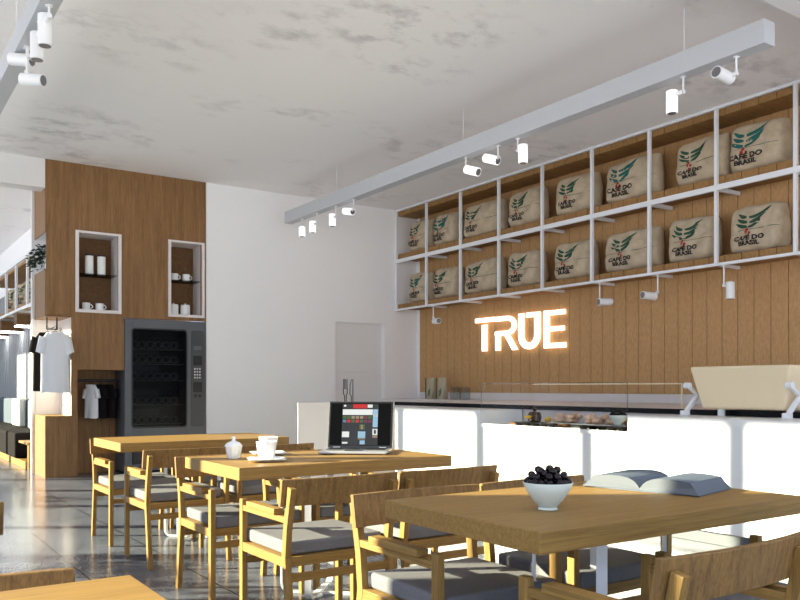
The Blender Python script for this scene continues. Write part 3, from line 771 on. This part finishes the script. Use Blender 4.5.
# coffee packets and jars at the back counter
def packet(y, label, sd):
    t = thing('coffee_packet', (7.32, y, .949), label, 'packet', 'coffee packets on the back counter')
    mb = MB(); R = random.Random(sd); rows = []
    for j in range(13):
        q = j/12; z = .325*q; dx = .055*(1-q)**.5+.006; w_ = .082-.004*math.sin(q*9+sd)
        rg = []
        for i in range(20):
            a = 2*PI*i/20; cxx = math.copysign(abs(math.cos(a))**.5, math.cos(a)); syy = math.copysign(abs(math.sin(a))**.5, math.sin(a))
            rg.append(mb.bm.verts.new((dx*cxx*(1+.18*mnoise.noise(Vector((a*2, q*5, sd)))), w_*syy, z)))
        rows.append(rg)
    for A, Bq in zip(rows, rows[1:]):
        for i in range(20): mb.bm.faces.new((A[i], A[(i+1)%20], Bq[(i+1)%20], Bq[i]))
    mb.bm.faces.new(rows[0][::-1]); mb.bm.faces.new(rows[-1])
    mb.build('wrapper', M['paper_sack'], t, smooth=True)
    pr = MB()
    for k_ in range(3):
        T, Bt = leaf_outline(-.01, .06+.03*k_, .02, .05+.03*k_, .055, .11+.035*k_, .018)
        T = [pr.bm.verts.new((-.062+.0012*k_, -a, b)) for a, b in T]; Bt = [pr.bm.verts.new((-.062+.0012*k_, -a, b)) for a, b in Bt]
        for i in range(len(T)-1): pr.bm.faces.new((T[i], T[i+1], Bt[i+1], Bt[i]))
    pr.build('leaf_print', M['ink_green'], t, fix=False)
    B(-.066, -.058, .055, .070, .005, .32).build('dark_edge', M['ink_green'], t, .002)
packet(9.92, 'beige coffee packet at left on the back counter', 1); packet(9.64, 'beige coffee packet right of the other, next to glass jars', 2)
for y, lb in ((9.30, 'empty glass jar beside the coffee packets'), (9.08, 'empty glass jar farther right on the back counter')):
    t = thing('glass_jar', (7.30, y, .949), lb, 'jar', 'glass jars on the back counter')
    MB().lathe([(.075, 0), (.08, .01), (.08, .15), (.07, .165), (.07, .175), (.064, .175), (.064, .165), (.074, .148), (.074, .012), (.001, .010)], seg=28).build('vessel', M['jar_glass'], t, smooth=True)
    MB().lathe([(.071, .176), (.073, .178), (.073, .186), (.03, .19)], seg=28).build('lid', M['jar_glass'], t, smooth=True)

# espresso machine
em = thing('espresso_machine', (5.7, 3.55, CT), 'cream espresso machine on white splayed legs at right end of counter', 'coffee machine')
def E_(mb, name, mat, bevel=.004, **k):
    o = mb.build(name, M[mat], em, bevel, **k); o.location = (-5.7, -3.55, -CT); return o
xf, xb = 5.40, 6.02
prof = [(3.19, .962), (3.865, .962), (3.945, 1.285), (3.125, 1.285)]
E_(MB().prism(prof, lambda q: (xf+.05*(1.285-q[1])/.32, q[0], q[1]), lambda q: (xb-.05*(1.285-q[1])/.32, q[0], q[1])), 'housing', 'cream', .022, seg=4)
for ys, sgn in ((3.125, -1), (3.955, 1)):
    fr = MB()
    def fr3(a, b, c_, ys=ys): return Vector((a, ys+c_, b))
    fr.strip([(5.345, .906), (5.40, .955), (5.52, 1.055), (5.62, 1.075), (5.80, 1.055), (5.96, .955), (6.02, .951)], .030, .032, fr3)
    fr.strip([(5.41, 1.135), (5.50, 1.08), (5.58, 1.07)], .026, .030, fr3).strip([(5.70, 1.07), (5.80, 1.09), (5.92, 1.135)], .026, .030, fr3)
    fr.box(5.335, 5.40, ys-.024, ys+.024, .906, .948)
    E_(fr, 'leg_frame', 'metal_white', .006)
    E_(MB().cyl((5.40, ys-.024, 1.14), (5.40, ys+.024, 1.14), .024), 'knob', 'metal_white', 0, smooth=True)
E_(MB().cyl((5.52, 3.74, .906), (5.52, 3.74, .965), .028), 'foot', 'metal_white', 0, smooth=True)

# knife and fork on the door
kf = thing('cutlery_sign', (6.38, YB+.068, .75), 'dark outlined fork and knife emblem on the white door', 'sign')
fk = MB()
def O(*pts): return [(x-6.38, 0, z-.75) for x, z in pts]
for dx in (0, .022, .044, .066): fk.tube(O((6.305+dx, 1.255), (6.305+dx, 1.10)), .005, 6)
fk.tube(O((6.302, 1.11), (6.306, 1.03), (6.325, .995), (6.33, .78), (6.345, .76), (6.352, .78), (6.355, .995), (6.372, 1.03), (6.375, 1.11)), .006, 6)
fk.build('fork', M['steel_dark'], kf, smooth=True)
MB().tube(O((6.475, .78), (6.475, 1.255), (6.45, 1.245), (6.425, 1.18), (6.42, 1.02), (6.445, .995), (6.445, .78), (6.46, .765)), .006, 6, closed=True).build('knife', M['steel_dark'], kf, smooth=True)

# ------------------------------------------------------------------ hanging light beams and spotlights
def light_beam(x0, x1, y0, y1, label, wires):
    t = thing('light_beam', ((x0+x1)/2, (y0+y1)/2, CEIL), label, 'lamp')
    cx, cy = (x0+x1)/2, (y0+y1)/2
    o = B(x0, x1, y0, y1, 3.454, 3.618).build('channel', M['channel'], t, .003); o.location = (-cx, -cy, -CEIL)
    for y_ in wires:
        o = MB().cyl((cx, y_, 3.61), (cx, y_, CEIL), .004, seg=8).build('cable', M['metal_white'], t); o.location = (-cx, -cy, -CEIL)
light_beam(5.10, 5.225, 3.13, 10.42, 'long white hanging light channel above the counter side', [9.038, 6.449, 3.811])
light_beam(.945, 1.062, 3.13, 10.42, 'long white hanging light channel at upper left of the photo', [9.0, 6.45, 3.81])
def spotlight(top, rod, cen, dr, label, lit=True, group='spotlights under the light channels', Lb=.165, R=.043):
    t = thing('spotlight', top, label, 'spotlight', group); top = Vector(top); cen = Vector(cen)-top; dr = Vector(dr).normalized()
    MB().lathe([(.022, -.006), (.022, 0)], seg=16).build('mount', M['lamp'], t)
    MB().cyl((0, 0, 0), (0, 0, -rod), .0075, seg=10).build('rod', M['lamp'], t, smooth=True)
    j = Vector((0, 0, -rod)); toward = cen-j
    at = cen - dr*max(-.05, min(.05, toward.dot(dr)))   # point of the body axis nearest the rod end
    MB().cyl(j-(at-j).normalized()*.008, at, .0165, seg=14).build('joint', M['lamp'], t, smooth=True)
    mb = MB(); A = cen-dr*Lb/2; Z = cen+dr*Lb/2
    mb.cyl(A, Z, R, seg=28).cyl(A-dr*.004, A, R*.9, R, seg=28)
    b = mb.build('lamp_head', M['lamp_lit'] if lit else M['lamp'], t, smooth=True)
    MB().cyl(Z, Z+dr*.003, R*.82, seg=28).build('lens', M['lens'], b, smooth=True)
ZB = 3.453; XM = 5.163
DN = (0, 0, -1)
spotlight((XM, 10.002, ZB), .10, (XM-.03, 9.94, 3.262), (0, 0, -1), 'white spotlight pointing down, first at far end of the channel', Lb=.13)
spotlight((XM, 9.568, ZB), .13, (XM, 9.69, 3.29), DN, 'white spotlight pointing down, second from the far end', Lb=.15)
spotlight((XM, 9.057, ZB), .13, (XM, 9.15, 3.29), DN, 'white spotlight pointing down, third from the far end', Lb=.15)
spotlight((XM, 8.62, ZB), .11, (XM, 8.74, 3.33), (.1, -.85, -.18), 'white sideways spotlight, fourth from the far end')
spotlight((XM, 6.407, ZB), .12, (XM, 6.305, 3.30), (.15, -.75, -.28), 'white sideways spotlight, left of the middle three')
spotlight((XM, 5.914, ZB), .11, (XM, 6.01, 3.345), (.15, -.75, -.28), 'white sideways spotlight, centre of the middle three')
spotlight((XM, 5.636, ZB), .115, (XM, 5.565, 3.29), DN, 'white spotlight pointing down, right of the middle three')
spotlight((XM, 3.82, ZB), .11, (XM, 3.92, 3.29), DN, 'bright spotlight pointing down near the channel end')
spotlight((XM, 3.381, ZB), .115, (XM-.05, 3.45, 3.335), (-1.2, .0, .10), 'grey white spotlight at the channel end, its mouth turned to the room', lit=False)
XU = 7.245
spotlight((XU, 9.768, 2.349), .17, (XU-.02, 9.66, 2.115), (-.2, -.9, -.02), 'white spotlight under the shelf at left, above the coffee packets', lit=False, group='spotlights under the sack shelf')
spotlight((XU, 6.505, 2.349), .19, (XU-.02, 6.41, 2.116), (-1, .35, -.05), 'white spotlight under the shelf, just right of the lit sign', lit=False, group='spotlights under the sack shelf')
spotlight((XU, 5.684, 2.349), .19, (XU-.04, 5.77, 2.125), (-1, .25, .06), 'white spotlight under the shelf, between the sign and the last lamp', lit=False, group='spotlights under the sack shelf')
spotlight((XU, 4.882, 2.349), .20, (XU, 4.81, 2.09), DN, 'white upright spotlight under the shelf above the cream machine', lit=False, group='spotlights under the sack shelf')
XL = 1.003
spotlight((XL, 5.28, ZB), .06, (XL, 5.402, 3.345), DN, 'white spotlight pointing down at upper left, first one', lit=False, group='spotlights at the upper left', Lb=.19)
spotlight((XL, 5.55, ZB), .06, (XL, 5.66, 3.335), DN, 'white spotlight pointing down at upper left, second one', lit=False, group='spotlights at the upper left', Lb=.17)
spotlight((XL, 6.00, ZB), .06, (XL-.02, 6.12, 3.40), (.55, -.5, -.1), 'white sideways spotlight at upper left, higher of two', lit=False, group='spotlights at the upper left', Lb=.16)
spotlight((XL, 6.03, ZB), .16, (XL+.04, 6.05, 3.25), (.55, -.5, -.08), 'white sideways spotlight at upper left, lower of two', lit=False, group='spotlights at the upper left', Lb=.16)

# ------------------------------------------------------------------ dining tables
def make_table():
    t = thing('dining_table', (0, 0, 0), '', 'table', 'oak dining tables')
    B(-.625, .625, -.368, .368, .69, .75).build('tabletop', M['wood_x'], t, .003)
    for ang in (-PI/4, PI/4):
        ca, sa = math.cos(ang), math.sin(ang)
        R_ = .045; w = .215; P = [(-w, .69)]
        P += [(-w+R_-R_*math.cos(a), .02+R_-R_*math.sin(a)) for a in [PI/2*i/6 for i in range(7)]]
        P += [(w-R_+R_*math.sin(a), .02+R_-R_*math.cos(a)) for a in [PI/2*i/6 for i in range(7)]]
        P += [(w, .69)]
        off = .0 if ang < 0 else .0125
        MB().strip([(a, b-(.013 if ang < 0 else .0)) for a, b in P[1:-1]][:0] or [(a, max(b-.0125, .0075)) if ang < 0 else (a, b) for a, b in P], .012, .034,
            lambda a, b, c_: Vector((a*ca-c_*sa, a*sa+c_*ca, b))).build('leg', M['metal_white'], t)
    B(-.20, .20, -.20, .20, .682, .69).build('mounting_plate', M['metal_white'], t, .001)
    return t
tb = make_table()
TABLES = [(2.100, 1.893, 'nearest oak table with cherry bowl and open book'),
          (2.122, 3.900, 'middle oak table with laptop, cups and sugar pot'),
          (2.130, 5.915, 'farthest empty oak table before the vending machine'),
          (-.160, 1.277, 'oak table at the bottom left corner of the photo'),
          (-.180, 3.60, 'oak table just outside the left edge, beside the aisle')]
for i, (x, y, lb) in enumerate(TABLES):
    o = tb if i == 0 else copy_tree(tb); o.location = (x, y, 0); o['label'] = lb

# ------------------------------------------------------------------ dining chair (faces +y)
def make_chair():
    t = thing('dining_chair', (0, 0, 0), '', 'chair', 'oak armchairs round the dining tables')
    lx = .2575; tw = .028
    for sx in (-1, 1):
        B(sx*lx-tw/2, sx*lx+tw/2, .225, .260, 0, .603).build('leg', M['wood_z'], t, .003)
        P = [(-.262, 0), (-.235, .20), (-.207, .40), (-.222, .53), (-.262, .705)]
        MB().strip(P, .036, tw, lambda a, b, c_, sx=sx: Vector((sx*lx+c_, a, b))).build('leg', M['wood_z'], t, .002)
        B(sx*lx-.011, sx*lx+.011, -.215, .228, .550, .576).build('arm_rail', M['wood_y'], t, .002)
        B(sx*lx-.024, sx*lx+.024, -.135, .160, .576, .603).build('armrest', M['wood_y'], t, .004)
        B(sx*lx-.012, sx*lx+.012, -.205, .230, .362, .403).build('seat_rail', M['wood_y'], t, .002)
    B(-lx, lx, -.216, -.196, .362, .403).build('seat_rail', M['wood_x'], t, .002)
    B(-lx, lx, .233, .253, .362, .403).build('seat_rail', M['wood_x'], t, .002)
    B(-lx, lx, -.232, -.212, .300, .335).build('stretcher', M['wood_x'], t, .002)
    B(-lx, lx, .232, .252, .300, .332).build('stretcher', M['wood_x'], t, .002)
    B(-lx+.012, lx-.012, -.19, .24, .385, .402).build('seat_panel', M['wood_x'], t)
    cu = B(-lx+.016, lx-.016, -.185, .262, .404, .462)
    cu.build('cushion', M['cushion'], t, .012, smooth=False, seg=4)
    bk = MB(); n = 20; vs = []
    for i in range(n+1):
        x = -.292+.584*i/n
        yb = -.246+.30*x*x
        row = []
        for (dy, z, dd) in ((0, .622, 0), (-.020, .738, 0), (.020-.020, .738, 1), (.020, .622, 1)):
            row.append(bk.bm.verts.new((x, yb+dy+(.002 if dd else 0), z)))
        vs.append(row)
    for a, b in zip(vs, vs[1:]):
        for k_ in range(4): bk.bm.faces.new((a[k_], a[(k_+1)%4], b[(k_+1)%4], b[k_]))
    bk.bm.faces.new(vs[0]); bk.bm.faces.new(vs[-1][::-1])
    bk.build('backrest', M['back_z'], t, .003)
    return t
ch = make_chair()
XA, XB_ = 1.787, 2.390
CH = [(XA+.02, 1.415, 0, 'oak armchair at near side of nearest table, left, its curved back cut by the frame'),
      (XB_, 1.415, 0, 'oak armchair on the near side of the nearest table, right, mostly outside the frame'),
      (XA, 2.28, PI, 'oak armchair behind the nearest table, left, its armrest half in sun'),
      (XB_, 2.28, PI, 'oak armchair behind the nearest table, right, behind the cherry bowl'),
      (XA, 3.315, 0, 'oak armchair at the near side of the laptop table, left, fully visible arm'),
      (XB_, 3.315, 0, 'oak armchair at the near side of the laptop table, right'),
      (XA, 4.20, PI, 'oak armchair behind the laptop table, left, beside the sugar pot'),
      (XB_, 4.20, PI, 'oak armchair behind the laptop table, right, under the laptop'),
      (XA, 5.25, 0, 'oak armchair at the near side of the farthest table, left'),
      (XB_, 5.25, 0, 'oak armchair at the near side of the farthest table, right'),
      (XA, 6.13, PI, 'oak armchair behind the farthest table, left, nearest the oak unit'),
      (XB_, 6.13, PI, 'oak armchair behind the farthest table, right'),
      (.105, 1.60, PI, 'oak armchair behind the corner table at the bottom left of the photo'),
      (.140, 3.26, 0, 'oak armchair whose back end just enters the left edge of the photo')]
for i, (x, y, rz, lb) in enumerate(CH):
    o = ch if i == 0 else copy_tree(ch); o.location = (x, y, 0); o.rotation_euler.z = rz; o['label'] = lb

# ------------------------------------------------------------------ things on the tables
VRZ = math.atan2(-.562, .827)
lt = thing('laptop', (2.306, 3.866, .7505), 'open silver laptop with black screen showing a photo page on the middle table', 'laptop', rz=VRZ-.11)
B(-.183, .183, 0, .25, .004, .019).build('base', M['alu'], lt, .004)
B(-.16, .16, .11, .235, .019, .0205).build('keyboard', M['black'], lt)
B(-.05, .05, .02, .09, .019, .0197).build('trackpad', M['greydark'], lt)
for sx in (-.15, .15):
    for yy in (.02, .22): MB().cyl((sx, yy, 0), (sx, yy, .005), .01, seg=12).build('foot', M['black'], lt)
lt.scale = (1.05, 1.05, 1.05)
th_ = math.radians(14)
Sc = Matrix.Translation((0, .248, .017)) @ Matrix.Rotation(-th_, 4, 'X')
lid = B(-.183, .183, 0, .008, 0, .268, Sc).build('lid', M['black'], lt, .003)
B(-.172, .172, -.0008, .0, .016, .258, Sc).build('screen', M['screen'], lid)
pc = MB(); names = ['px_grey', 'px_red', 'px_white', 'px_blue', 'px_tan', 'px_plum', 'px_sky', 'px_green']
def tile(x0, x1, z0, z1, k_, h=.0012):
    pc.mi = names.index('px_'+k_); pc.box(x0, x1, -h-.001, -.0008, z0, z1, Sc)
LX, LZ = -.105, .0       # page area -.105..+.10
tile(-.105, .100, .018, .252, 'grey', .0009)
tile(-.045, .035, .228, .252, 'red'); tile(.038, .066, .232, .250, 'white'); tile(-.098, -.085, .238, .248, 'white')
tile(-.103, .068, .190, .222, 'white'); tile(.07, .098, .120, .222, 'sky'); tile(.072, .097, .18, .198, 'white')
rr = random.Random(2)
for r_ in range(2):
    for c_ in range(7):
        k_ = rr.choice(['tan', 'blue', 'plum', 'white', 'sky', 'red', 'green']); x0 = -.100+c_*.024
        tile(x0, x0+.019, .168-.022*r_, .184-.022*r_, k_)
tile(-.005, .025, .106, .136, 'green'); tile(.004, .014, .108, .132, 'tan', .0016); tile(-.102, -.062, .062, .094, 'white'); tile(-.012, .03, .058, .095, 'sky')
tile(-.012, .03, .050, .056, 'tan'); tile(.07, .098, .075, .11, 'white'); tile(.078, .09, .082, .104, 'grey', .0016); tile(.07, .098, .060, .072, 'tan')
tile(.0, .028, .022, .044, 'sky'); tile(-.10, -.07, .025, .035, 'white')
pc.build('screen_page', [M[n_] for n_ in names], lid)
B(-.15, -.11, -.0015, 0, .004, .007, Sc).build('hinge', M['alu'], lid); B(.11, .15, -.0015, 0, .004, .007, Sc).build('hinge', M['alu'], lid)

sp_ = thing('sugar_pot', (1.672, 4.02, .7505), 'white porcelain sugar pot with knobbed lid, left on the middle table', 'sugar pot', rz=.2)
MB().lathe([(.032, 0), (.034, .003), (.040, .03), (.0455, .062), (.046, .066), (.043, .066)], seg=8).build('pot', M['ceramic'], sp_, .002)
MB().lathe([(.047, .066), (.045, .072), (.034, .084), (.016, .092), (.0085, .096), (.007, .102), (.012, .108), (.011, .114), (.003, .117)], seg=32).build('lid', M['ceramic'], sp_, smooth=True)
def cup_set(x, y, lab_c, lab_s, rz, hz):
    s_ = thing('saucer', (x, y, .7505), lab_s, 'saucer', 'white saucers on the middle table', rz)
    P = rrect(-.085, .085, -.085, .085, .012, 3)
    mb = MB()
    lev = [(.72, 0), (.80, .003), (1.0, .013), (1.0, .016), (.80, .008), (.2, .0065)]
    rings = [[mb.bm.verts.new((a*k_, b*k_, z)) for a, b in P] for k_, z in lev]
    for A, Bq in zip(rings, rings[1:]):
        for i in range(len(P)): mb.bm.faces.new((A[i], A[(i+1)%len(P)], Bq[(i+1)%len(P)], Bq[i]))
    mb.bm.faces.new(rings[0][::-1]); mb.bm.faces.new(rings[-1])
    mb.build('plate', M['ceramic'], s_, smooth=True)
    c_ = thing('coffee_cup', (x, y, .7575), lab_c, 'cup', 'white cups on the middle table', hz)
    c_.scale = (1.1, 1.1, 1.02); s_.scale = (1.1, 1.1, 1)
    MB().lathe([(.030, 0), (.034, .002), (.041, .04), (.048, .090), (.0485, .092), (.046, .091), (.038, .04), (.028, .008), (.001, .007)], seg=40).build('cup_body', M['ceramic'], c_, smooth=True)
    MB().tube([(.040+.030*math.sin(PI*i/8)**.8, 0, .022+.052*i/8) for i in range(9)], .0052, 8).build('handle', M['ceramic'], c_, smooth=True)
hz = math.atan2(-.80, -.35)
cup_set(1.752, 3.785, 'white cup, front one, beside the sugar pot', 'square white saucer under the front cup', VRZ+.25, hz)
cup_set(1.925, 4.135, 'white cup, rear one, partly hidden by the front cup', 'square white saucer under the rear cup', VRZ+.35, hz)

# open book: spread along -Y, pages along +X
bk = thing('open_book', (2.497, 1.964, .7505), 'large open slate blue book lying on the nearest table', 'book', rz=math.atan2(.067, .275))
# local x = page height (.28), local y = +left / -right
def arch(side, top):
    K = [(0, .010), (.004, .015), (.012, .026), (.026, .037), (.045, .045), (.075, .050), (.11, .0505), (.15, .048), (.186, .044), (.200, .026), (.222, .004)]
    return [(side*a, b*top) for a, b in K] + [(0, .004)]
for side, nm in ((1, 'left'), (-1, 'right')):
    P = arch(side, 1.0)
    mb = MB(); k0 = -.142; k1 = .142
    mb.prism(P, lambda q: (k0-(.018 if q[1] < .01 and abs(q[0]) > .01 else 0), q[0], q[1]), lambda q: (k1, q[0], q[1]))
    mb.bm.normal_update()
    o = mb.build('page_block', [M['bookedge'], M['book']], bk)
    for f in o.data.polygons:
        if f.normal.z > .25: f.material_index = 1
    B(-.150, .148, min(0, side*.222), max(0, side*.222), 0, .0035).build('cover', M['book'], bk, .001)

# ------------------------------------------------------------------ far room: slatted lining, bench, lamps
sl = MB(); y = 12.6
while y < 20.0:
    sl.box(2.63, 2.665, y, y+.20, 0, 3.0); y += .235
struct('wall_slats', sl, M['grey_fabric'] if False else plain('pale_grey_board', (.24, .25, .265), .6), .004)
bn = thing('bench', (2.3, 14.5, 0), 'oak banquette bench with dark grey back and black seat in the far room', 'bench')
def BN(mb, name, mat, bv=.01): 
    o = mb.build(name, M[mat], bn, bv); o.location = (-2.3, -14.5, 0)
BN(B(2.0, 2.62, 11.98, 18.0, 0, .10).box(2.0, 2.62, 11.9, 12.0, 0, .37), 'plinth', 'wood_x', .003)
BN(B(1.98, 2.62, 11.9, 12.55, .345, .375), 'side_top', 'wood_x', .003)
BN(B(1.96, 2.60, 12.75, 18.0, .10, .47), 'seat_cushion', 'fabric_black', .03)
BN(B(2.42, 2.62, 12.4, 18.0, .42, .93), 'back_cushion', 'grey_fabric', .04)
for yy, lb in ((15.0, 'white cushion against the grey bench back, left one'), (13.4, 'white cushion against the grey bench back, right one')):
    t = thing('cushion', (2.385, yy, .475), lb, 'cushion', 'white cushions on the bench')
    pm_ = MB(); pm_.box(-.06, .03, -.42, .42, 0, .46); pm_.build('cover', plain('cream_cushion_cloth', (.66, .65, .60), .9), t, .03, seg=4)
for yy, lb in ((14.63, 'boxy oak wall lamp with white strip light, nearest one in far room'), (16.3, 'boxy oak wall lamp with strip light, second in far room'), (18.0, 'boxy oak wall lamp with strip light, third in far room')):
    t = thing('wall_lamp', (2.64, yy, 2.13), lb, 'wall lamp', 'oak wall lamps in the far room')
    B(-.38, 0, -.14, .14, .02, .20).build('lamp_box', M['panel_dark'], t, .003)
    B(-.37, -.01, -.13, .13, 0, .02).build('light_strip', M['led'], t)

# ------------------------------------------------------------------ planted troughs outside the window wall
def hedge(y0, y1, h, sd_, label):
    t = thing('planted_trough', (-3.25, (y0+y1)/2, 0), label, 'hedge', 'planted troughs outside the windows')
    L_ = y1-y0; R = random.Random(sd_)
    B(-.22, .22, -L_/2, L_/2, 0, .42).build('trough', M['greydark'], t, .01)
    lm = MB()
    for i in range(int(1500*L_)):
        y = R.uniform(-L_/2, L_/2); top = h*(.93+.09*mnoise.noise(Vector((y*1.6, sd_, 0)))+.05*mnoise.noise(Vector((y*6, sd_, 4))))
        z = .40+(top-.40)*R.random()**.85
        if mnoise.noise(Vector((y*2.1, z*4.5, sd_*3.3))) > .30: continue
        c = Vector((R.uniform(-.2, .2), y, z)); d1 = Vector((R.uniform(-1, 1), R.uniform(-1, 1), R.uniform(-.6, 1))).normalized()
        s1 = d1.orthogonal().normalized()*R.uniform(.018, .030); l_ = R.uniform(.06, .10)
        lm.bm.faces.new([lm.bm.verts.new(q) for q in (c, c+d1*l_*.5+s1, c+d1*l_, c+d1*l_*.5-s1)])
    lm.build('foliage', M['leaf'], t, fix=False)
hedge(5.15, 8.45, 1.97, 3, 'leafy trough outside the windows, level with the nearer tables')
hedge(11.0, 13.1, 1.85, 8, 'leafy trough outside the windows, level with the oak unit')

# ------------------------------------------------------------------ light
sun = bpy.data.lights.new('sun', 'SUN'); sun.energy = 20; sun.angle = math.radians(.55); sun.color = (1, .95, .68)
so = bpy.data.objects.new('sun', sun); COL.objects.link(so)
sd = Vector((.854, -.521, -.308)); so.rotation_euler = sd.to_track_quat('-Z', 'Y').to_euler(); so.location = (-6, 8, 5)
w = bpy.data.worlds.new('sky'); SC.world = w; w.use_nodes = True
wn = w.node_tree; bg = wn.nodes['Background']
tc = wn.nodes.new('ShaderNodeTexCoord'); sp3 = wn.nodes.new('ShaderNodeSeparateXYZ'); cr = wn.nodes.new('ShaderNodeValToRGB')
ma = wn.nodes.new('ShaderNodeMath'); ma.operation = 'MULTIPLY_ADD'; ma.inputs[1].default_value = .5; ma.inputs[2].default_value = .5
wn.links.new(tc.outputs['Generated'], sp3.inputs[0]); wn.links.new(sp3.outputs[2], ma.inputs[0]); wn.links.new(ma.outputs[0], cr.inputs[0])
cr.color_ramp.elements[0].position = .47; cr.color_ramp.elements[0].color = (.96, .97, 1, 1)     # sunlit pavement outside
cr.color_ramp.elements[1].position = .52; cr.color_ramp.elements[1].color = (.26, .34, .47, 1)      # sky
wn.links.new(cr.outputs[0], bg.inputs[0]); bg.inputs[1].default_value = 3.1
def portal(loc, size, rot):
    l = bpy.data.lights.new('window_portal', 'AREA'); l.shape = 'RECTANGLE'; l.size, l.size_y = size; l.cycles.is_portal = True
    o = bpy.data.objects.new('window_portal', l); COL.objects.link(o); o.location = loc; o.rotation_euler = rot
portal((-2.6, 9.0, 1.81), (3.62, 22.4), (0, -PI/2, 0))
portal((2.3, -2.32, 1.75), (9.2, 3.5), (PI/2, 0, PI))

# ------------------------------------------------------------------ camera
cam = bpy.data.cameras.new('camera'); co = bpy.data.objects.new('camera', cam); COL.objects.link(co)
co.location = (0, 0, 1.125); co.rotation_euler = (PI/2, 0, -math.atan2(550, 809))
cam.sensor_width = 36; cam.lens = 809/800*36; cam.shift_y = 87.5/800; cam.clip_start = .05
SC.camera = co
vs_ = SC.view_settings; vs_.view_transform = 'Standard'; vs_.look = 'None'; vs_.gamma = 1; vs_.exposure = 0.18; vs_.use_curve_mapping = False
cy = SC.cycles; cy.use_denoising = True; cy.max_bounces = 9; cy.diffuse_bounces = 6; cy.glossy_bounces = 3; cy.transparent_max_bounces = 12; cy.sample_clamp_indirect = 6; cy.caustics_reflective = False; cy.caustics_refractive = False
